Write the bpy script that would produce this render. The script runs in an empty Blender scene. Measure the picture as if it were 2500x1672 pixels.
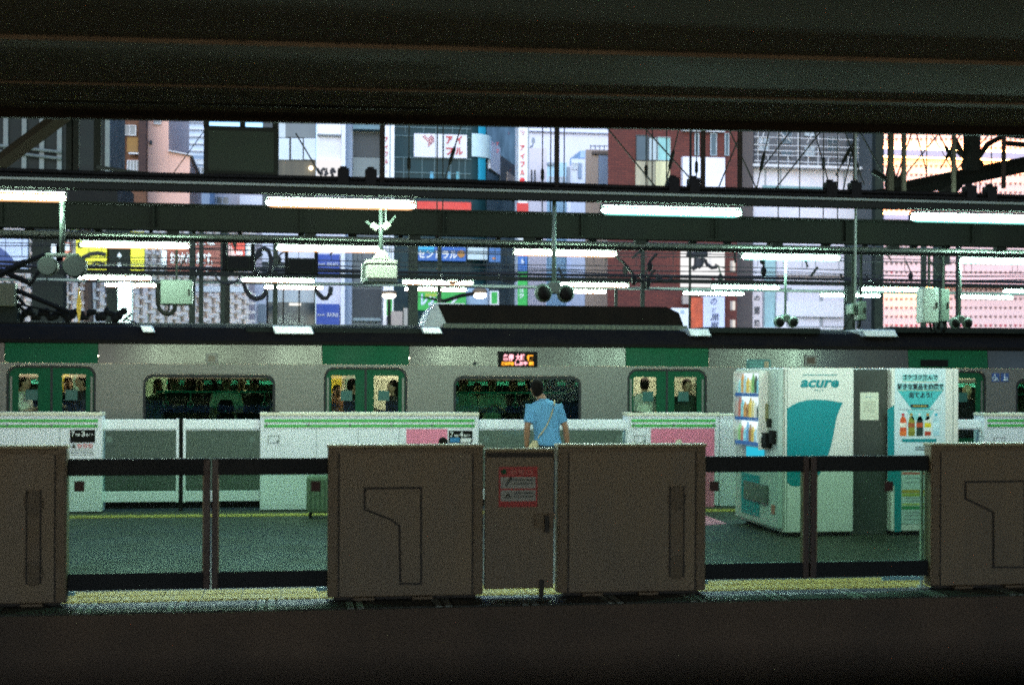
import bpy, bmesh, math, random
from mathutils import Vector, Matrix
random.seed(7)
DENOISE = False
SC = bpy.context.scene
COL = SC.collection
PI = math.pi

# ------------------------------------------------------------------ camera
FPX, CX, HY = 3472.0, 1250.0, 918.0          # focal length and horizon in photo pixels (2500 wide)
YAW, ROLL = math.radians(8.9), 0.0048
EYE = Vector((0.0, 0.0, 1.74))
FWD = Vector((math.sin(YAW), math.cos(YAW), 0))
_r = Vector((math.cos(YAW), -math.sin(YAW), 0)); _u = Vector((0, 0, 1))
RGT = _r * math.cos(ROLL) + _u * math.sin(ROLL)
UPV = _u * math.cos(ROLL) - _r * math.sin(ROLL)
cam_d = bpy.data.cameras.new('camera'); cam = bpy.data.objects.new('camera', cam_d); COL.objects.link(cam)
cam_d.lens = 50; cam_d.sensor_width = 36; cam_d.shift_y = (HY - 836) / 2500
cam_d.dof.use_dof = True; cam_d.dof.focus_distance = 19.0; cam_d.dof.aperture_fstop = 2.4
cam_d.clip_start = 0.05; cam_d.clip_end = 2000
M = Matrix((RGT, UPV, -FWD)).transposed().to_4x4(); M.translation = EYE
cam.matrix_world = M
SC.camera = cam

# ------------------------------------------------------------------ sky, sun, exposure
world = bpy.data.worlds.new('World'); SC.world = world; world.use_nodes = True
wn = world.node_tree; bg = wn.nodes['Background']
sky = wn.nodes.new('ShaderNodeTexSky'); sky.sky_type = 'NISHITA'; sky.sun_disc = False
SUN_EL, SUN_ROT = math.radians(24), math.radians(195)
sky.sun_elevation = SUN_EL; sky.sun_rotation = SUN_ROT
sky.air_density = 1.0; sky.dust_density = 1.0; sky.ozone_density = 6.0
wn.links.new(sky.outputs[0], bg.inputs[0]); bg.inputs[1].default_value = 0.08
sun_d = bpy.data.lights.new('sun', 'SUN'); sun_d.energy = 0.15; sun_d.angle = math.radians(40); sun_d.color = (1.0, .95, .9)
sun = bpy.data.objects.new('sun', sun_d); COL.objects.link(sun)
sd = Vector((math.sin(SUN_ROT) * math.cos(SUN_EL), math.cos(SUN_ROT) * math.cos(SUN_EL), math.sin(SUN_EL)))
sun.rotation_euler = sd.to_track_quat('Z', 'Y').to_euler(); sun.location = (0, -20, 40)
# sampling portal in the opening behind the camera: emits nothing, only tells the renderer where sky light enters
pl_ = bpy.data.lights.new('sky_portal', 'AREA'); pl_.shape = 'RECTANGLE'; pl_.size = 120; pl_.size_y = 2.0; pl_.cycles.is_portal = True
po = bpy.data.objects.new('sky_portal', pl_); COL.objects.link(po); po.location = (0, -14.1, 2.6); po.rotation_euler = Vector((0, -1, 0)).to_track_quat('Z', 'Y').to_euler()
SC.view_settings.view_transform = 'Standard'; SC.view_settings.look = 'None'
SC.view_settings.exposure = 2.3; SC.view_settings.gamma = 1.0; SC.view_settings.use_curve_mapping = False
SC.render.engine = 'CYCLES'
SC.cycles.max_bounces = 6; SC.cycles.transparent_max_bounces = 16; SC.cycles.sample_clamp_indirect = 1.0; SC.cycles.filter_width = 2.0
SC.cycles.use_denoising = DENOISE; SC.cycles.use_adaptive_sampling = False
SC.cycles.caustics_reflective = False; SC.cycles.caustics_refractive = False

LAMP = 76.0
LAMP_COL = (0.70, 1.0, 0.81)

# ------------------------------------------------------------------ photo pixel -> place
def ray(px, py):
    return RGT * ((px - CX) / FPX) + UPV * ((HY - py) / FPX) + FWD
def W(px, py, Y):                            # point of the vertical plane y=Y seen at a photo pixel
    d = ray(px, py); return EYE + d * (Y / d.y)
def G(px, py, z=0.0):                        # point of the level plane z seen at a photo pixel
    d = ray(px, py); return EYE + d * ((z - EYE.z) / d.z)
def WX(px, py, X):
    d = ray(px, py); return EYE + d * (X / d.x)
def rect(x0, y0, x1, y1, Y):                 # -> X0, X1, Z0, Z1
    xm, ym = (x0 + x1) / 2, (y0 + y1) / 2
    return W(x0, ym, Y).x, W(x1, ym, Y).x, W(xm, y1, Y).z, W(xm, y0, Y).z
def ZX(px, py, Y):
    p = W(px, py, Y); return p.x, p.z

# ------------------------------------------------------------------ materials
def lin(h):
    h = h.lstrip('#'); v = [int(h[i:i + 2], 16) / 255 for i in (0, 2, 4)]
    return tuple(c / 12.92 if c <= .04045 else ((c + .055) / 1.055) ** 2.4 for c in v)
MATS = {}
GE = .22                                     # signs, screens and small lamps against the exposure
def mat(name, color, rough=.6, metal=0.0, var=.12, scale=3.0, bump=0.0, bscale=40.0, emit=None, es=0.0, spec=None, stretch=None):
    if name in MATS: return MATS[name]
    if isinstance(color, str): color = lin(color)
    m = bpy.data.materials.new(name); m.use_nodes = True; nt = m.node_tree; b = nt.nodes['Principled BSDF']
    b.inputs['Roughness'].default_value = rough; b.inputs['Metallic'].default_value = metal
    if spec is not None: b.inputs['Specular IOR Level'].default_value = spec
    tc = nt.nodes.new('ShaderNodeTexCoord'); co = tc.outputs['Object']
    if stretch:
        mp = nt.nodes.new('ShaderNodeMapping'); mp.inputs['Scale'].default_value = stretch
        nt.links.new(co, mp.inputs[0]); co = mp.outputs[0]
    if var > 0:
        n = nt.nodes.new('ShaderNodeTexNoise'); n.inputs['Scale'].default_value = scale; n.inputs['Detail'].default_value = 5
        nt.links.new(co, n.inputs['Vector'])
        r = nt.nodes.new('ShaderNodeMapRange'); r.inputs[1].default_value = .3; r.inputs[2].default_value = .7
        r.inputs[3].default_value = 1 - var; r.inputs[4].default_value = 1 + var
        nt.links.new(n.outputs[0], r.inputs[0])
        mx = nt.nodes.new('ShaderNodeVectorMath'); mx.operation = 'SCALE'; mx.inputs[0].default_value = color
        nt.links.new(r.outputs[0], mx.inputs['Scale']); nt.links.new(mx.outputs[0], b.inputs['Base Color'])
        r2 = nt.nodes.new('ShaderNodeMapRange'); r2.inputs[1].default_value = .3; r2.inputs[2].default_value = .7
        r2.inputs[3].default_value = max(0, rough - .1); r2.inputs[4].default_value = min(1, rough + .1)
        nt.links.new(n.outputs[0], r2.inputs[0]); nt.links.new(r2.outputs[0], b.inputs['Roughness'])
    else:
        b.inputs['Base Color'].default_value = (*color, 1)
    if bump > 0:
        n2 = nt.nodes.new('ShaderNodeTexNoise'); n2.inputs['Scale'].default_value = bscale; n2.inputs['Detail'].default_value = 4
        nt.links.new(co, n2.inputs['Vector'])
        bp = nt.nodes.new('ShaderNodeBump'); bp.inputs['Strength'].default_value = bump; bp.inputs['Distance'].default_value = .02
        nt.links.new(n2.outputs[0], bp.inputs['Height']); nt.links.new(bp.outputs[0], b.inputs['Normal'])
    if emit is not None:
        if isinstance(emit, str): emit = lin(emit)
        b.inputs['Emission Color'].default_value = (*emit, 1); b.inputs['Emission Strength'].default_value = es * GE
    MATS[name] = m; return m
def flat(h, rough=.6, var=.06, **k):
    return mat('paint_' + str(h).lstrip('#') + ('_%d' % round(rough * 100)), h, rough, var=var, **k)
def glow(name, color, s):
    if name in MATS: return MATS[name]
    if isinstance(color, str): color = lin(color)
    m = bpy.data.materials.new(name); m.use_nodes = True; nt = m.node_tree; nt.nodes.remove(nt.nodes['Principled BSDF'])
    e = nt.nodes.new('ShaderNodeEmission'); e.inputs[0].default_value = (*color, 1); e.inputs[1].default_value = s if s >= 2.4 else s * GE
    nt.links.new(e.outputs[0], nt.nodes['Material Output'].inputs[0]); MATS[name] = m; return m
def glass(name, tint, refl=.06, rough=.02):
    if name in MATS: return MATS[name]
    m = bpy.data.materials.new(name); m.use_nodes = True; nt = m.node_tree; nt.nodes.remove(nt.nodes['Principled BSDF'])
    t = nt.nodes.new('ShaderNodeBsdfTransparent'); t.inputs[0].default_value = (*tint, 1)
    g = nt.nodes.new('ShaderNodeBsdfGlossy'); g.inputs['Roughness'].default_value = rough; g.inputs[0].default_value = (.9, .9, .9, 1)
    lw = nt.nodes.new('ShaderNodeLayerWeight'); lw.inputs[0].default_value = .5
    pw = nt.nodes.new('ShaderNodeMath'); pw.operation = 'POWER'; pw.inputs[1].default_value = 5; nt.links.new(lw.outputs['Facing'], pw.inputs[0])
    ma = nt.nodes.new('ShaderNodeMath'); ma.operation = 'MULTIPLY_ADD'; ma.inputs[1].default_value = .7; ma.inputs[2].default_value = refl * .5; nt.links.new(pw.outputs[0], ma.inputs[0])
    mx = nt.nodes.new('ShaderNodeMixShader')
    nt.links.new(ma.outputs[0], mx.inputs[0]); nt.links.new(t.outputs[0], mx.inputs[1]); nt.links.new(g.outputs[0], mx.inputs[2])
    nt.links.new(mx.outputs[0], nt.nodes['Material Output'].inputs[0]); MATS[name] = m; return m

def brickmat(name, c1, c2, mortar, sx=1.0):
    m = bpy.data.materials.new(name); m.use_nodes = True; nt = m.node_tree; b = nt.nodes['Principled BSDF']
    tc = nt.nodes.new('ShaderNodeTexCoord'); sp = nt.nodes.new('ShaderNodeSeparateXYZ'); cb = nt.nodes.new('ShaderNodeCombineXYZ')
    nt.links.new(tc.outputs['Object'], sp.inputs[0]); nt.links.new(sp.outputs[0], cb.inputs[0]); nt.links.new(sp.outputs[2], cb.inputs[1])
    br = nt.nodes.new('ShaderNodeTexBrick'); br.inputs['Scale'].default_value = sx
    br.inputs['Color1'].default_value = (*c1, 1); br.inputs['Color2'].default_value = (*c2, 1); br.inputs['Mortar'].default_value = (*mortar, 1)
    br.inputs['Brick Width'].default_value = .24; br.inputs['Row Height'].default_value = .075; br.inputs['Mortar Size'].default_value = .01
    nt.links.new(cb.outputs[0], br.inputs[0]); nt.links.new(br.outputs[0], b.inputs['Base Color']); b.inputs['Roughness'].default_value = .85
    MATS[name] = m; return m

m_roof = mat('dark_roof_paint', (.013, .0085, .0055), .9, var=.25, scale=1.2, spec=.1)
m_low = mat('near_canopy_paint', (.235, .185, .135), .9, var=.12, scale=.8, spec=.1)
m_lowb = mat('near_canopy_beam', (.225, .175, .128), .9, var=.2, spec=.1)
m_plat = mat('near_platform_concrete', (.34, .29, .24), .9, var=.25, scale=1.2)
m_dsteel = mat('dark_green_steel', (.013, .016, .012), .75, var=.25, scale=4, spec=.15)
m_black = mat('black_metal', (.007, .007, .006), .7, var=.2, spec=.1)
m_rod = mat('dark_rod', (.022, .017, .012), .8, var=.1, spec=.1)
m_cable = mat('black_cable', (.007, .007, .007), .8, var=0)
m_rail = mat('grey_green_duct', (.17, .22, .17), .5, var=.2, scale=6)
m_hous = mat('lamp_housing', (.06, .07, .06), .4, var=.08)
m_tube = glow('fluorescent_tube', LAMP_COL, LAMP)
m_tube2 = glow('cool_fluorescent_tube', (.61, 1.0, .84), LAMP)
def halo_shell(name, col):  # glowing shell added round each tube to imitate its halo
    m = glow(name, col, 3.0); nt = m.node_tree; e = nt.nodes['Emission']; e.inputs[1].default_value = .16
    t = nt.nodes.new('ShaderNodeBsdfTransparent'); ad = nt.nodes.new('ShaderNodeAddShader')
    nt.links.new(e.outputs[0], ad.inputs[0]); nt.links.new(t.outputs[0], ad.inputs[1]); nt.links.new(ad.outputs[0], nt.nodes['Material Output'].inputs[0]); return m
m_halo = halo_shell('amber_lamp_halo', (1.0, .50, .22)); m_halo2 = halo_shell('teal_lamp_halo', (.25, .85, .72))
m_white = mat('gate_white_paint', (.76, .79, .82), .35, var=.05, scale=2)
m_cream = mat('gate_cream_cap', (.66, .63, .48), .4, var=.06)
m_green = mat('gate_green_stripe', (.06, .40, .07), .45, var=.05)
m_pink = mat('pink_poster', (.78, .22, .33), .5, var=.05)
m_brown = mat('brown_gate_panel', (.185, .135, .082), .5, var=.24, scale=2.2, bump=.12, bscale=5, stretch=(1.6, 1, .5))
m_brown2 = mat('brown_gate_edge', (.155, .108, .062), .55, var=.10, scale=5)
m_groove = mat('dark_groove', (.03, .024, .02), .7, var=0)
m_navy = mat('navy_rail', (.012, .015, .018), .6, var=.1, spec=.2)
m_dbrown = mat('dark_brown_post', (.045, .022, .016), .45, var=.1)
m_gateglass = glass('gate_glass', (.74, .87, .78))
m_farglass = glass('far_gate_glass', (.80, .90, .85))
m_doorglass = glass('door_glass', (.86, .92, .86))
m_tint = glass('tinted_green_glass', (.46, .60, .51))
m_floor = mat('platform_asphalt', (.028, .030, .016), .65, var=.2, scale=1.5, bump=.15, bscale=60)
m_yellow = mat('yellow_tactile', (.36, .285, .05), .65, var=.15, scale=6)
m_conc = mat('dark_concrete', (.10, .068, .048), .85, var=.3, scale=1.5, bump=.3, bscale=10)
m_ballast = mat('ballast', (.05, .042, .036), .95, var=.5, scale=18, bump=1, bscale=18)
m_railsteel = mat('rail_steel', (.12, .09, .07), .5, 1.0)
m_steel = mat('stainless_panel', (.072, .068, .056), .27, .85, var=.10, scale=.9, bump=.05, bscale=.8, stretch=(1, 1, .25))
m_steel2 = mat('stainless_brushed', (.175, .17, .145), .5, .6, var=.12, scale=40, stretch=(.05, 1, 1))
m_tgreen = mat('train_green', (.002, .075, .028), .6, var=.06, spec=.2)
m_troof = mat('train_roof_dark', (.010, .007, .005), .9, var=.3, spec=.08)
m_rubber = mat('black_rubber', (.015, .015, .015), .7, var=0)
m_inwall = mat('interior_cream', (.75, .73, .62), .5, var=.05)
m_skin = mat('skin', (.42, .25, .17), .5, var=.08, scale=8)
m_hair = mat('black_hair', (.008, .006, .005), .9, spec=.1, var=.3, scale=30, stretch=(8, 8, 1))
m_dark = mat('dark_cloth', (.02, .02, .022), .9, var=.2)
m_teal = mat('teal_print', (.0, .24, .26), .4, var=.04)
m_vwhite = mat('vending_white', (.74, .70, .63), .35, var=.05, scale=2)
m_ltsteel = mat('pale_grey_green_steel', (.36, .42, .36), .45, var=.1)
m_spk = mat('speaker_green_grey', (.10, .15, .12), .5, var=.12)

# ------------------------------------------------------------------ mesh building
class MB:
    def __init__(s): s.v = []; s.f = []
    def add(s, vs, fs):
        o = len(s.v); s.v += [tuple(v) for v in vs]; s.f += [tuple(i + o for i in f) for f in fs]; return s
    def box(s, x0, x1, y0, y1, z0, z1):
        if x0 > x1: x0, x1 = x1, x0
        if y0 > y1: y0, y1 = y1, y0
        if z0 > z1: z0, z1 = z1, z0
        return s.add([(x0, y0, z0), (x1, y0, z0), (x1, y1, z0), (x0, y1, z0), (x0, y0, z1), (x1, y0, z1), (x1, y1, z1), (x0, y1, z1)],
                     [(0, 3, 2, 1), (4, 5, 6, 7), (0, 1, 5, 4), (1, 2, 6, 5), (2, 3, 7, 6), (3, 0, 4, 7)])
    def pbox(s, x0, y0, x1, y1, Y, d):        # box whose front face shows at these photo pixels on the plane Y
        a, b, c, e = rect(x0, y0, x1, y1, Y); return s.box(a, b, Y, Y + d, c, e)
    def tube(s, pts, r, n=8, caps=True):
        pts = [Vector(p) for p in pts]; rs = r if isinstance(r, (list, tuple)) else [r] * len(pts)
        rings = []
        for i, p in enumerate(pts):
            t = (pts[min(i + 1, len(pts) - 1)] - pts[max(i - 1, 0)]).normalized()
            a = Vector((0, 0, 1)) if abs(t.z) < .9 else Vector((0, 1, 0))
            u = t.cross(a).normalized(); w = u.cross(t)
            rings.append([p + (u * math.cos(2 * PI * k / n) + w * math.sin(2 * PI * k / n)) * rs[i] for k in range(n)])
        o = len(s.v)
        for rg in rings: s.v += [tuple(q) for q in rg]
        for i in range(len(pts) - 1):
            for k in range(n):
                k2 = (k + 1) % n; s.f.append((o + i * n + k, o + i * n + k2, o + (i + 1) * n + k2, o + (i + 1) * n + k))
        if caps:
            s.f.append(tuple(o + k for k in reversed(range(n)))); e = o + (len(pts) - 1) * n; s.f.append(tuple(e + k for k in range(n)))
        return s
    def loft(s, rings, n=16, caps=True):      # rings: (centre, rx, ry) level rings
        o = len(s.v)
        for c, rx, ry in rings:
            for k in range(n):
                a = 2 * PI * k / n; s.v.append((c[0] + rx * math.cos(a), c[1] + ry * math.sin(a), c[2]))
        for i in range(len(rings) - 1):
            for k in range(n):
                k2 = (k + 1) % n; s.f.append((o + i * n + k, o + i * n + k2, o + (i + 1) * n + k2, o + (i + 1) * n + k))
        if caps:
            s.f.append(tuple(o + k for k in reversed(range(n)))); e = o + (len(rings) - 1) * n; s.f.append(tuple(e + k for k in range(n)))
        return s
    def ball(s, c, rx, ry, rz, n=14, m=9, R=None):
        o = len(s.v); c = Vector(c)
        for i in range(m + 1):
            t = PI * i / m
            for k in range(n):
                a = 2 * PI * k / n; v = Vector((rx * math.sin(t) * math.cos(a), ry * math.sin(t) * math.sin(a), rz * math.cos(t)))
                if R: v = R @ v
                s.v.append(tuple(c + v))
        for i in range(m):
            for k in range(n):
                k2 = (k + 1) % n; s.f.append((o + i * n + k, o + (i + 1) * n + k, o + (i + 1) * n + k2, o + i * n + k2))
        return s
    def prism(s, pts, y0, y1):                # outline of (x, z) points pushed from y0 to y1
        n = len(pts); o = len(s.v)
        s.v += [(p[0], y0, p[1]) for p in pts] + [(p[0], y1, p[1]) for p in pts]
        s.f.append(tuple(o + i for i in range(n))); s.f.append(tuple(o + n + i for i in reversed(range(n))))
        for i in range(n):
            j = (i + 1) % n; s.f.append((o + i, o + n + i, o + n + j, o + j))
        return s
    def xprism(s, pts, x0, x1):               # outline of (y, z) points pushed along x
        n = len(pts); o = len(s.v)
        s.v += [(x0, p[0], p[1]) for p in pts] + [(x1, p[0], p[1]) for p in pts]
        s.f.append(tuple(o + i for i in range(n))); s.f.append(tuple(o + n + i for i in reversed(range(n))))
        for i in range(n):
            j = (i + 1) % n; s.f.append((o + i, o + n + i, o + n + j, o + j))
        return s
    def xf(s, mtx):
        s.v = [tuple(mtx @ Vector(v)) for v in s.v]; return s
    def build(s, name, m, parent=None, bevel=0.0, smooth=False, loc=None):
        org = Vector(parent['_o']) if parent is not None and '_o' in parent else Vector((0, 0, 0))
        if parent is None:
            xs = [v[0] for v in s.v]; ys = [v[1] for v in s.v]; zs = [v[2] for v in s.v]
            org = Vector(((min(xs) + max(xs)) / 2, (min(ys) + max(ys)) / 2, min(zs)))
        me = bpy.data.meshes.new(name)
        me.from_pydata([tuple(Vector(v) - org) for v in s.v], [], s.f)
        bm = bmesh.new(); bm.from_mesh(me)
        bmesh.ops.recalc_face_normals(bm, faces=bm.faces)
        if bevel > 0:
            es = [e for e in bm.edges if len(e.link_faces) == 2 and e.calc_face_angle(0) > .5]
            bmesh.ops.bevel(bm, geom=es, offset=bevel, segments=2, profile=.5, affect='EDGES', clamp_overlap=True)
        bm.to_mesh(me); bm.free()
        if smooth: me.polygons.foreach_set('use_smooth', [True] * len(me.polygons))
        return link(name, me, m, parent, org)
def link(name, me, m, parent, org):
    if m is not None: me.materials.append(m)
    o = bpy.data.objects.new(name, me); COL.objects.link(o)
    if parent is not None: o.parent = parent; o['_o'] = tuple(org)
    else: o.location = org; o['_o'] = tuple(org)
    return o
def tag(o, label, cat, group=None):
    o['label'] = label; o['category'] = cat
    if group: o['group'] = group
    return o
def thing(name, label, cat, loc, group=None):
    o = bpy.data.objects.new(name, None); COL.objects.link(o); o.location = loc; o['_o'] = tuple(loc); o.empty_display_size = .1
    return tag(o, label, cat, group)
def struct(o): o['kind'] = 'structure'; return o

def plate(name, outer, holes, y0, th, m, parent, bevel=0):   # outlines in (x, z); front face at y0, thickness th behind it
    cu = bpy.data.curves.new('plate', 'CURVE'); cu.dimensions = '2D'; cu.fill_mode = 'BOTH'; cu.extrude = th / 2
    for pts in [outer] + holes:
        sp = cu.splines.new('POLY'); sp.points.add(len(pts) - 1); sp.use_cyclic_u = True
        for p, q in zip(sp.points, pts): p.co = (q[0], q[1], 0, 1)
    o = bpy.data.objects.new('plate', cu); me = bpy.data.meshes.new_from_object(o)
    bpy.data.objects.remove(o); bpy.data.curves.remove(cu)
    org = Vector(parent['_o']) if parent is not None else Vector((outer[0][0], y0, outer[0][1]))
    for v in me.vertices:
        x, z, d = v.co; v.co = Vector((x, y0 + th / 2 - d, z)) - org
    me.name = name; me.materials.clear()
    bm = bmesh.new(); bm.from_mesh(me); bmesh.ops.remove_doubles(bm, verts=bm.verts, dist=1e-5); bmesh.ops.recalc_face_normals(bm, faces=bm.faces); bm.to_mesh(me); bm.free()
    return link(name, me, m, parent, org)
def rrect(x0, x1, z0, z1, r, n=6, corners=(1, 1, 1, 1)):      # rounded outline; corners: bl, br, tr, tl
    out = []
    for (cx, cz, a0, on) in ((x0 + r, z0 + r, PI, corners[0]), (x1 - r, z0 + r, 1.5 * PI, corners[1]), (x1 - r, z1 - r, 0, corners[2]), (x0 + r, z1 - r, .5 * PI, corners[3])):
        if on:
            for k in range(n + 1):
                a = a0 + .5 * PI * k / n; out.append((cx + r * math.cos(a), cz + r * math.sin(a)))
        else:
            out.append((x0 if a0 in (PI, .5 * PI) else x1, z0 if a0 in (PI, 1.5 * PI) else z1))
    return out
def text(s, x0, x1, z0, z1, Y, m, parent, bold=.0, shear=0.0, name='lettering', keep=False, depth=.004, R=None, org_=None):
    c = bpy.data.curves.new('text', 'FONT'); c.body = s; c.offset = bold; c.shear = shear; c.align_x = 'CENTER'; c.space_line = 1.05
    c.resolution_u = 2; c.extrude = .01
    o = bpy.data.objects.new('text', c); me = bpy.data.meshes.new_from_object(o)
    bpy.data.objects.remove(o); bpy.data.curves.remove(c)
    if not len(me.vertices): return None
    xs = [v.co.x for v in me.vertices]; zs = [v.co.y for v in me.vertices]
    a, b, e, f = min(xs), max(xs), min(zs), max(zs)
    sx = (x1 - x0) / max(1e-6, b - a); sz = (z1 - z0) / max(1e-6, f - e)
    if keep: sx = sz = min(sx, sz)
    cx, cz = (x0 + x1) / 2, (z0 + z1) / 2
    org = Vector(parent['_o'])
    for v in me.vertices:
        q = Vector((cx + (v.co.x - (a + b) / 2) * sx, Y - (depth if v.co.z > 0 else 0), cz + (v.co.y - (e + f) / 2) * sz))
        v.co = (R @ q if R else q) - org
    me.name = name; me.materials.clear()
    return link(name, me, m, parent, org)
def ptext(s, x0, y0, x1, y1, Y, m, parent, **k):
    a, b, c, d = rect(x0, y0, x1, y1, Y); return text(s, a, b, c, d, Y, m, parent, **k)
def pbox(name, x0, y0, x1, y1, Y, d, m, parent, bevel=0):
    return MB().pbox(x0, y0, x1, y1, Y, d).build(name, m, parent, bevel)
def copy_tree(o, loc, label=None, parent=None):
    c = o.copy(); COL.objects.link(c)
    if parent is None: c.location = loc
    else: c.parent = parent
    if label: c['label'] = label
    for ch in list(o.children): copy_tree(ch, None, None, c)
    return c
# ================================================================== STRUCTURE
struct(MB().box(-400, 400, -60, 700, -1.35, -1.25).build('ground', m_ballast))
struct(MB().box(-60, 60, 6.2, 10.45, -1.25, -1.12).build('track_bed', m_ballast))
struct(MB().box(-60, 60, 19.0, 28.5, -1.25, -1.12).build('track_bed', m_ballast))
def rails(yc):
    for s in (-.535, .535):
        b = MB(); b.box(-60, 60, yc + s - .06, yc + s + .06, -1.12, -1.1); b.box(-60, 60, yc + s - .012, yc + s + .012, -1.1, -.98); b.box(-60, 60, yc + s - .032, yc + s + .032, -.98, -.95)
        struct(b.build('rail', m_railsteel))
for yc in (8.6, 20.6, 24.4): rails(yc)
struct(MB().box(-60, 60, -14, 6.6, -1.25, 0).build('near_platform', m_plat))
struct(MB().box(-60, 60, 10.62, 18.95, -1.25, 0).build('island_platform', m_conc))
struct(MB().box(-60, 60, 10.64, 18.93, .0005, .004).build('platform_floor', m_floor))
struct(MB().box(-60, 60, -14.6, -14.2, -1.25, 1.6).build('rear_light_block', m_conc))  # unseen, added behind the camera to cut sky light on the gates
struct(MB().box(-60, 60, 29.0, 31.5, -1.25, -.02).build('far_platform', m_conc))

# tactile paving: every slab its own piece where it can be told apart
pv = thing('tactile_paving', 'yellow tactile paving strip along the near platform edge under the brown gates', 'tactile paving', (0, 11.4, 0)); pv['kind'] = 'structure'
del pv['category']
for i in range(56):
    x = -7 + i * .302
    b = MB().box(x, x + .294, 11.12, 11.66, .004, .012)
    for k in range(5):
        for y0, y1 in ((11.15, 11.37), (11.41, 11.63)): b.box(x + .018 + k * .055, x + .053 + k * .055, y0, y1, .012, .019)
    b.build('paving_slab', m_yellow, pv, 0)
m_edge = mat('pale_edge_rubber', (.17, .20, .18), .6, var=.25, scale=5)
m_edged = mat('dark_edge_rubber', (.014, .021, .018), .6, var=.3, scale=5)
ed = thing('platform_edge', 'ribbed rubber edging of the near platform edge', 'platform edge', (0, 10.8, 0)); ed['kind'] = 'structure'; del ed['category']
for i in range(24):
    x = -8 + i * .66
    MB().box(x, x + .50, 10.64, 11.10, .004, .011).build('edge_slab', m_edged, ed)
    b = MB()
    for k in range(2): b.box(x + .515 + k * .075, x + .565 + k * .075, 10.64, 11.10, .004, .013)
    b.build('white_rib', m_edge, ed)
pv2 = thing('tactile_paving', 'thin yellow tactile paving strip in front of the white far gates', 'tactile paving', (0, 18, 0)); pv2['kind'] = 'structure'; del pv2['category']
for i in range(50):
    x = -8 + i * .302
    b = MB().box(x, x + .294, 17.72, 18.02, .004, .010)
    for k in range(4): b.box(x + .03 + k * .067, x + .06 + k * .067, 17.73, 18.01, .010, .015)
    b.build('paving_slab', m_yellow, pv2)
pts = [G(1640, 1290), G(1640, 1258), G(1718, 1258), G(1775, 1279)]
fm = MB().add([(p.x, p.y, .0085) for p in pts], [(0, 1, 2, 3)]).build('floor_marking', m_pink)
tag(fm, 'pink triangle painted on the platform floor beside the pink poster gate', 'floor marking')

# ------------------------------------------------------------------ high canopy roof over everything in front
YR = 20.0
zl, zr = W(0, 289, YR), W(2500, 334, YR)
SL = (zr.z - zl.z) / (zr.x - zl.x)
def roofz(x): return zl.z + .28 + (x - zl.x) * SL
rb = MB(); x0, x1 = -60, 60
rb.add([(x0, 8.0, roofz(x0)), (x1, 8.0, roofz(x1)), (x1, YR, roofz(x1)), (x0, YR, roofz(x0)),
        (x0, 8.0, roofz(x0) + .4), (x1, 8.0, roofz(x1) + .4), (x1, YR, roofz(x1) + .4), (x0, YR, roofz(x0) + .4)],
       [(0, 1, 2, 3), (4, 7, 6, 5), (0, 4, 5, 1), (1, 5, 6, 2), (2, 6, 7, 3), (3, 7, 4, 0)])
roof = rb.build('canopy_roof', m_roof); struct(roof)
m_beam = mat('roof_beam_paint', (.018, .014, .009), .9, var=.3, scale=1, spec=.1)
for y, h, w in ((14.2, .30, .16), (17.2, .25, .14)):
    b = MB(); b.add([(-40, y, roofz(-40) - h), (40, y, roofz(40) - h), (40, y + w, roofz(40) - h), (-40, y + w, roofz(-40) - h),
                     (-40, y, roofz(-40) - .002), (40, y, roofz(40) - .002), (40, y + w, roofz(40) - .002), (-40, y + w, roofz(-40) - .002)],
                    [(0, 1, 2, 3), (4, 7, 6, 5), (0, 4, 5, 1), (1, 5, 6, 2), (2, 6, 7, 3), (3, 7, 4, 0)])
    b.build('roof_beam', m_beam, roof)
for x in (-30, -18, -9.5, 15, 24, 36):                    # columns that carry the canopy, outside the frame
    c = MB().box(x - .12, x + .12, 12.4, 12.64, .004, roofz(x) - .002).build('roof_column', m_dsteel, roof)

# low canopy over the near platform: its far edge is the dark upper border of the view
YE_ = 9.4
nl, nr_ = W(0, 289, YE_), W(2500, 334, YE_); SL2 = (nr_.z - nl.z) / (nr_.x - nl.x)
def lowz(x): return nl.z + (x - nl.x) * SL2
def strip(mb, y0, y1, d0, d1, xa=-60, xb=60):
    return mb.add([(xa, y0, lowz(xa) + d0), (xb, y0, lowz(xb) + d0), (xb, y1, lowz(xb) + d0), (xa, y1, lowz(xa) + d0), (xa, y0, lowz(xa) + d1), (xb, y0, lowz(xb) + d1), (xb, y1, lowz(xb) + d1), (xa, y1, lowz(xa) + d1)],
                  [(0, 1, 2, 3), (4, 7, 6, 5), (0, 4, 5, 1), (1, 5, 6, 2), (2, 6, 7, 3), (3, 7, 4, 0)])
low = struct(strip(MB(), -14, YE_ - .05, .06, .30).build('near_canopy', m_low))
strip(MB(), YE_ - .049, YE_, 0, .32).build('fascia', m_rod, low)
for y, w, h in ((8.5, .10, .045), (7.35, .16, .035), (6.0, .12, .045), (4.4, .16, .035), (2.4, .14, .045)): strip(MB(), y, y + w, h, .058).build('purlin', m_lowb, low)
for px in (60, 480, 700): 
    p = W(px, 235 + px * .02, 8.9); MB().tube([(p.x, 8.9, lowz(p.x) + .02), (p.x + .9, 8.9, lowz(p.x + .9) + .02)], .010, 6).build('conduit', m_ltsteel if False else m_dsteel, low)

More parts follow.
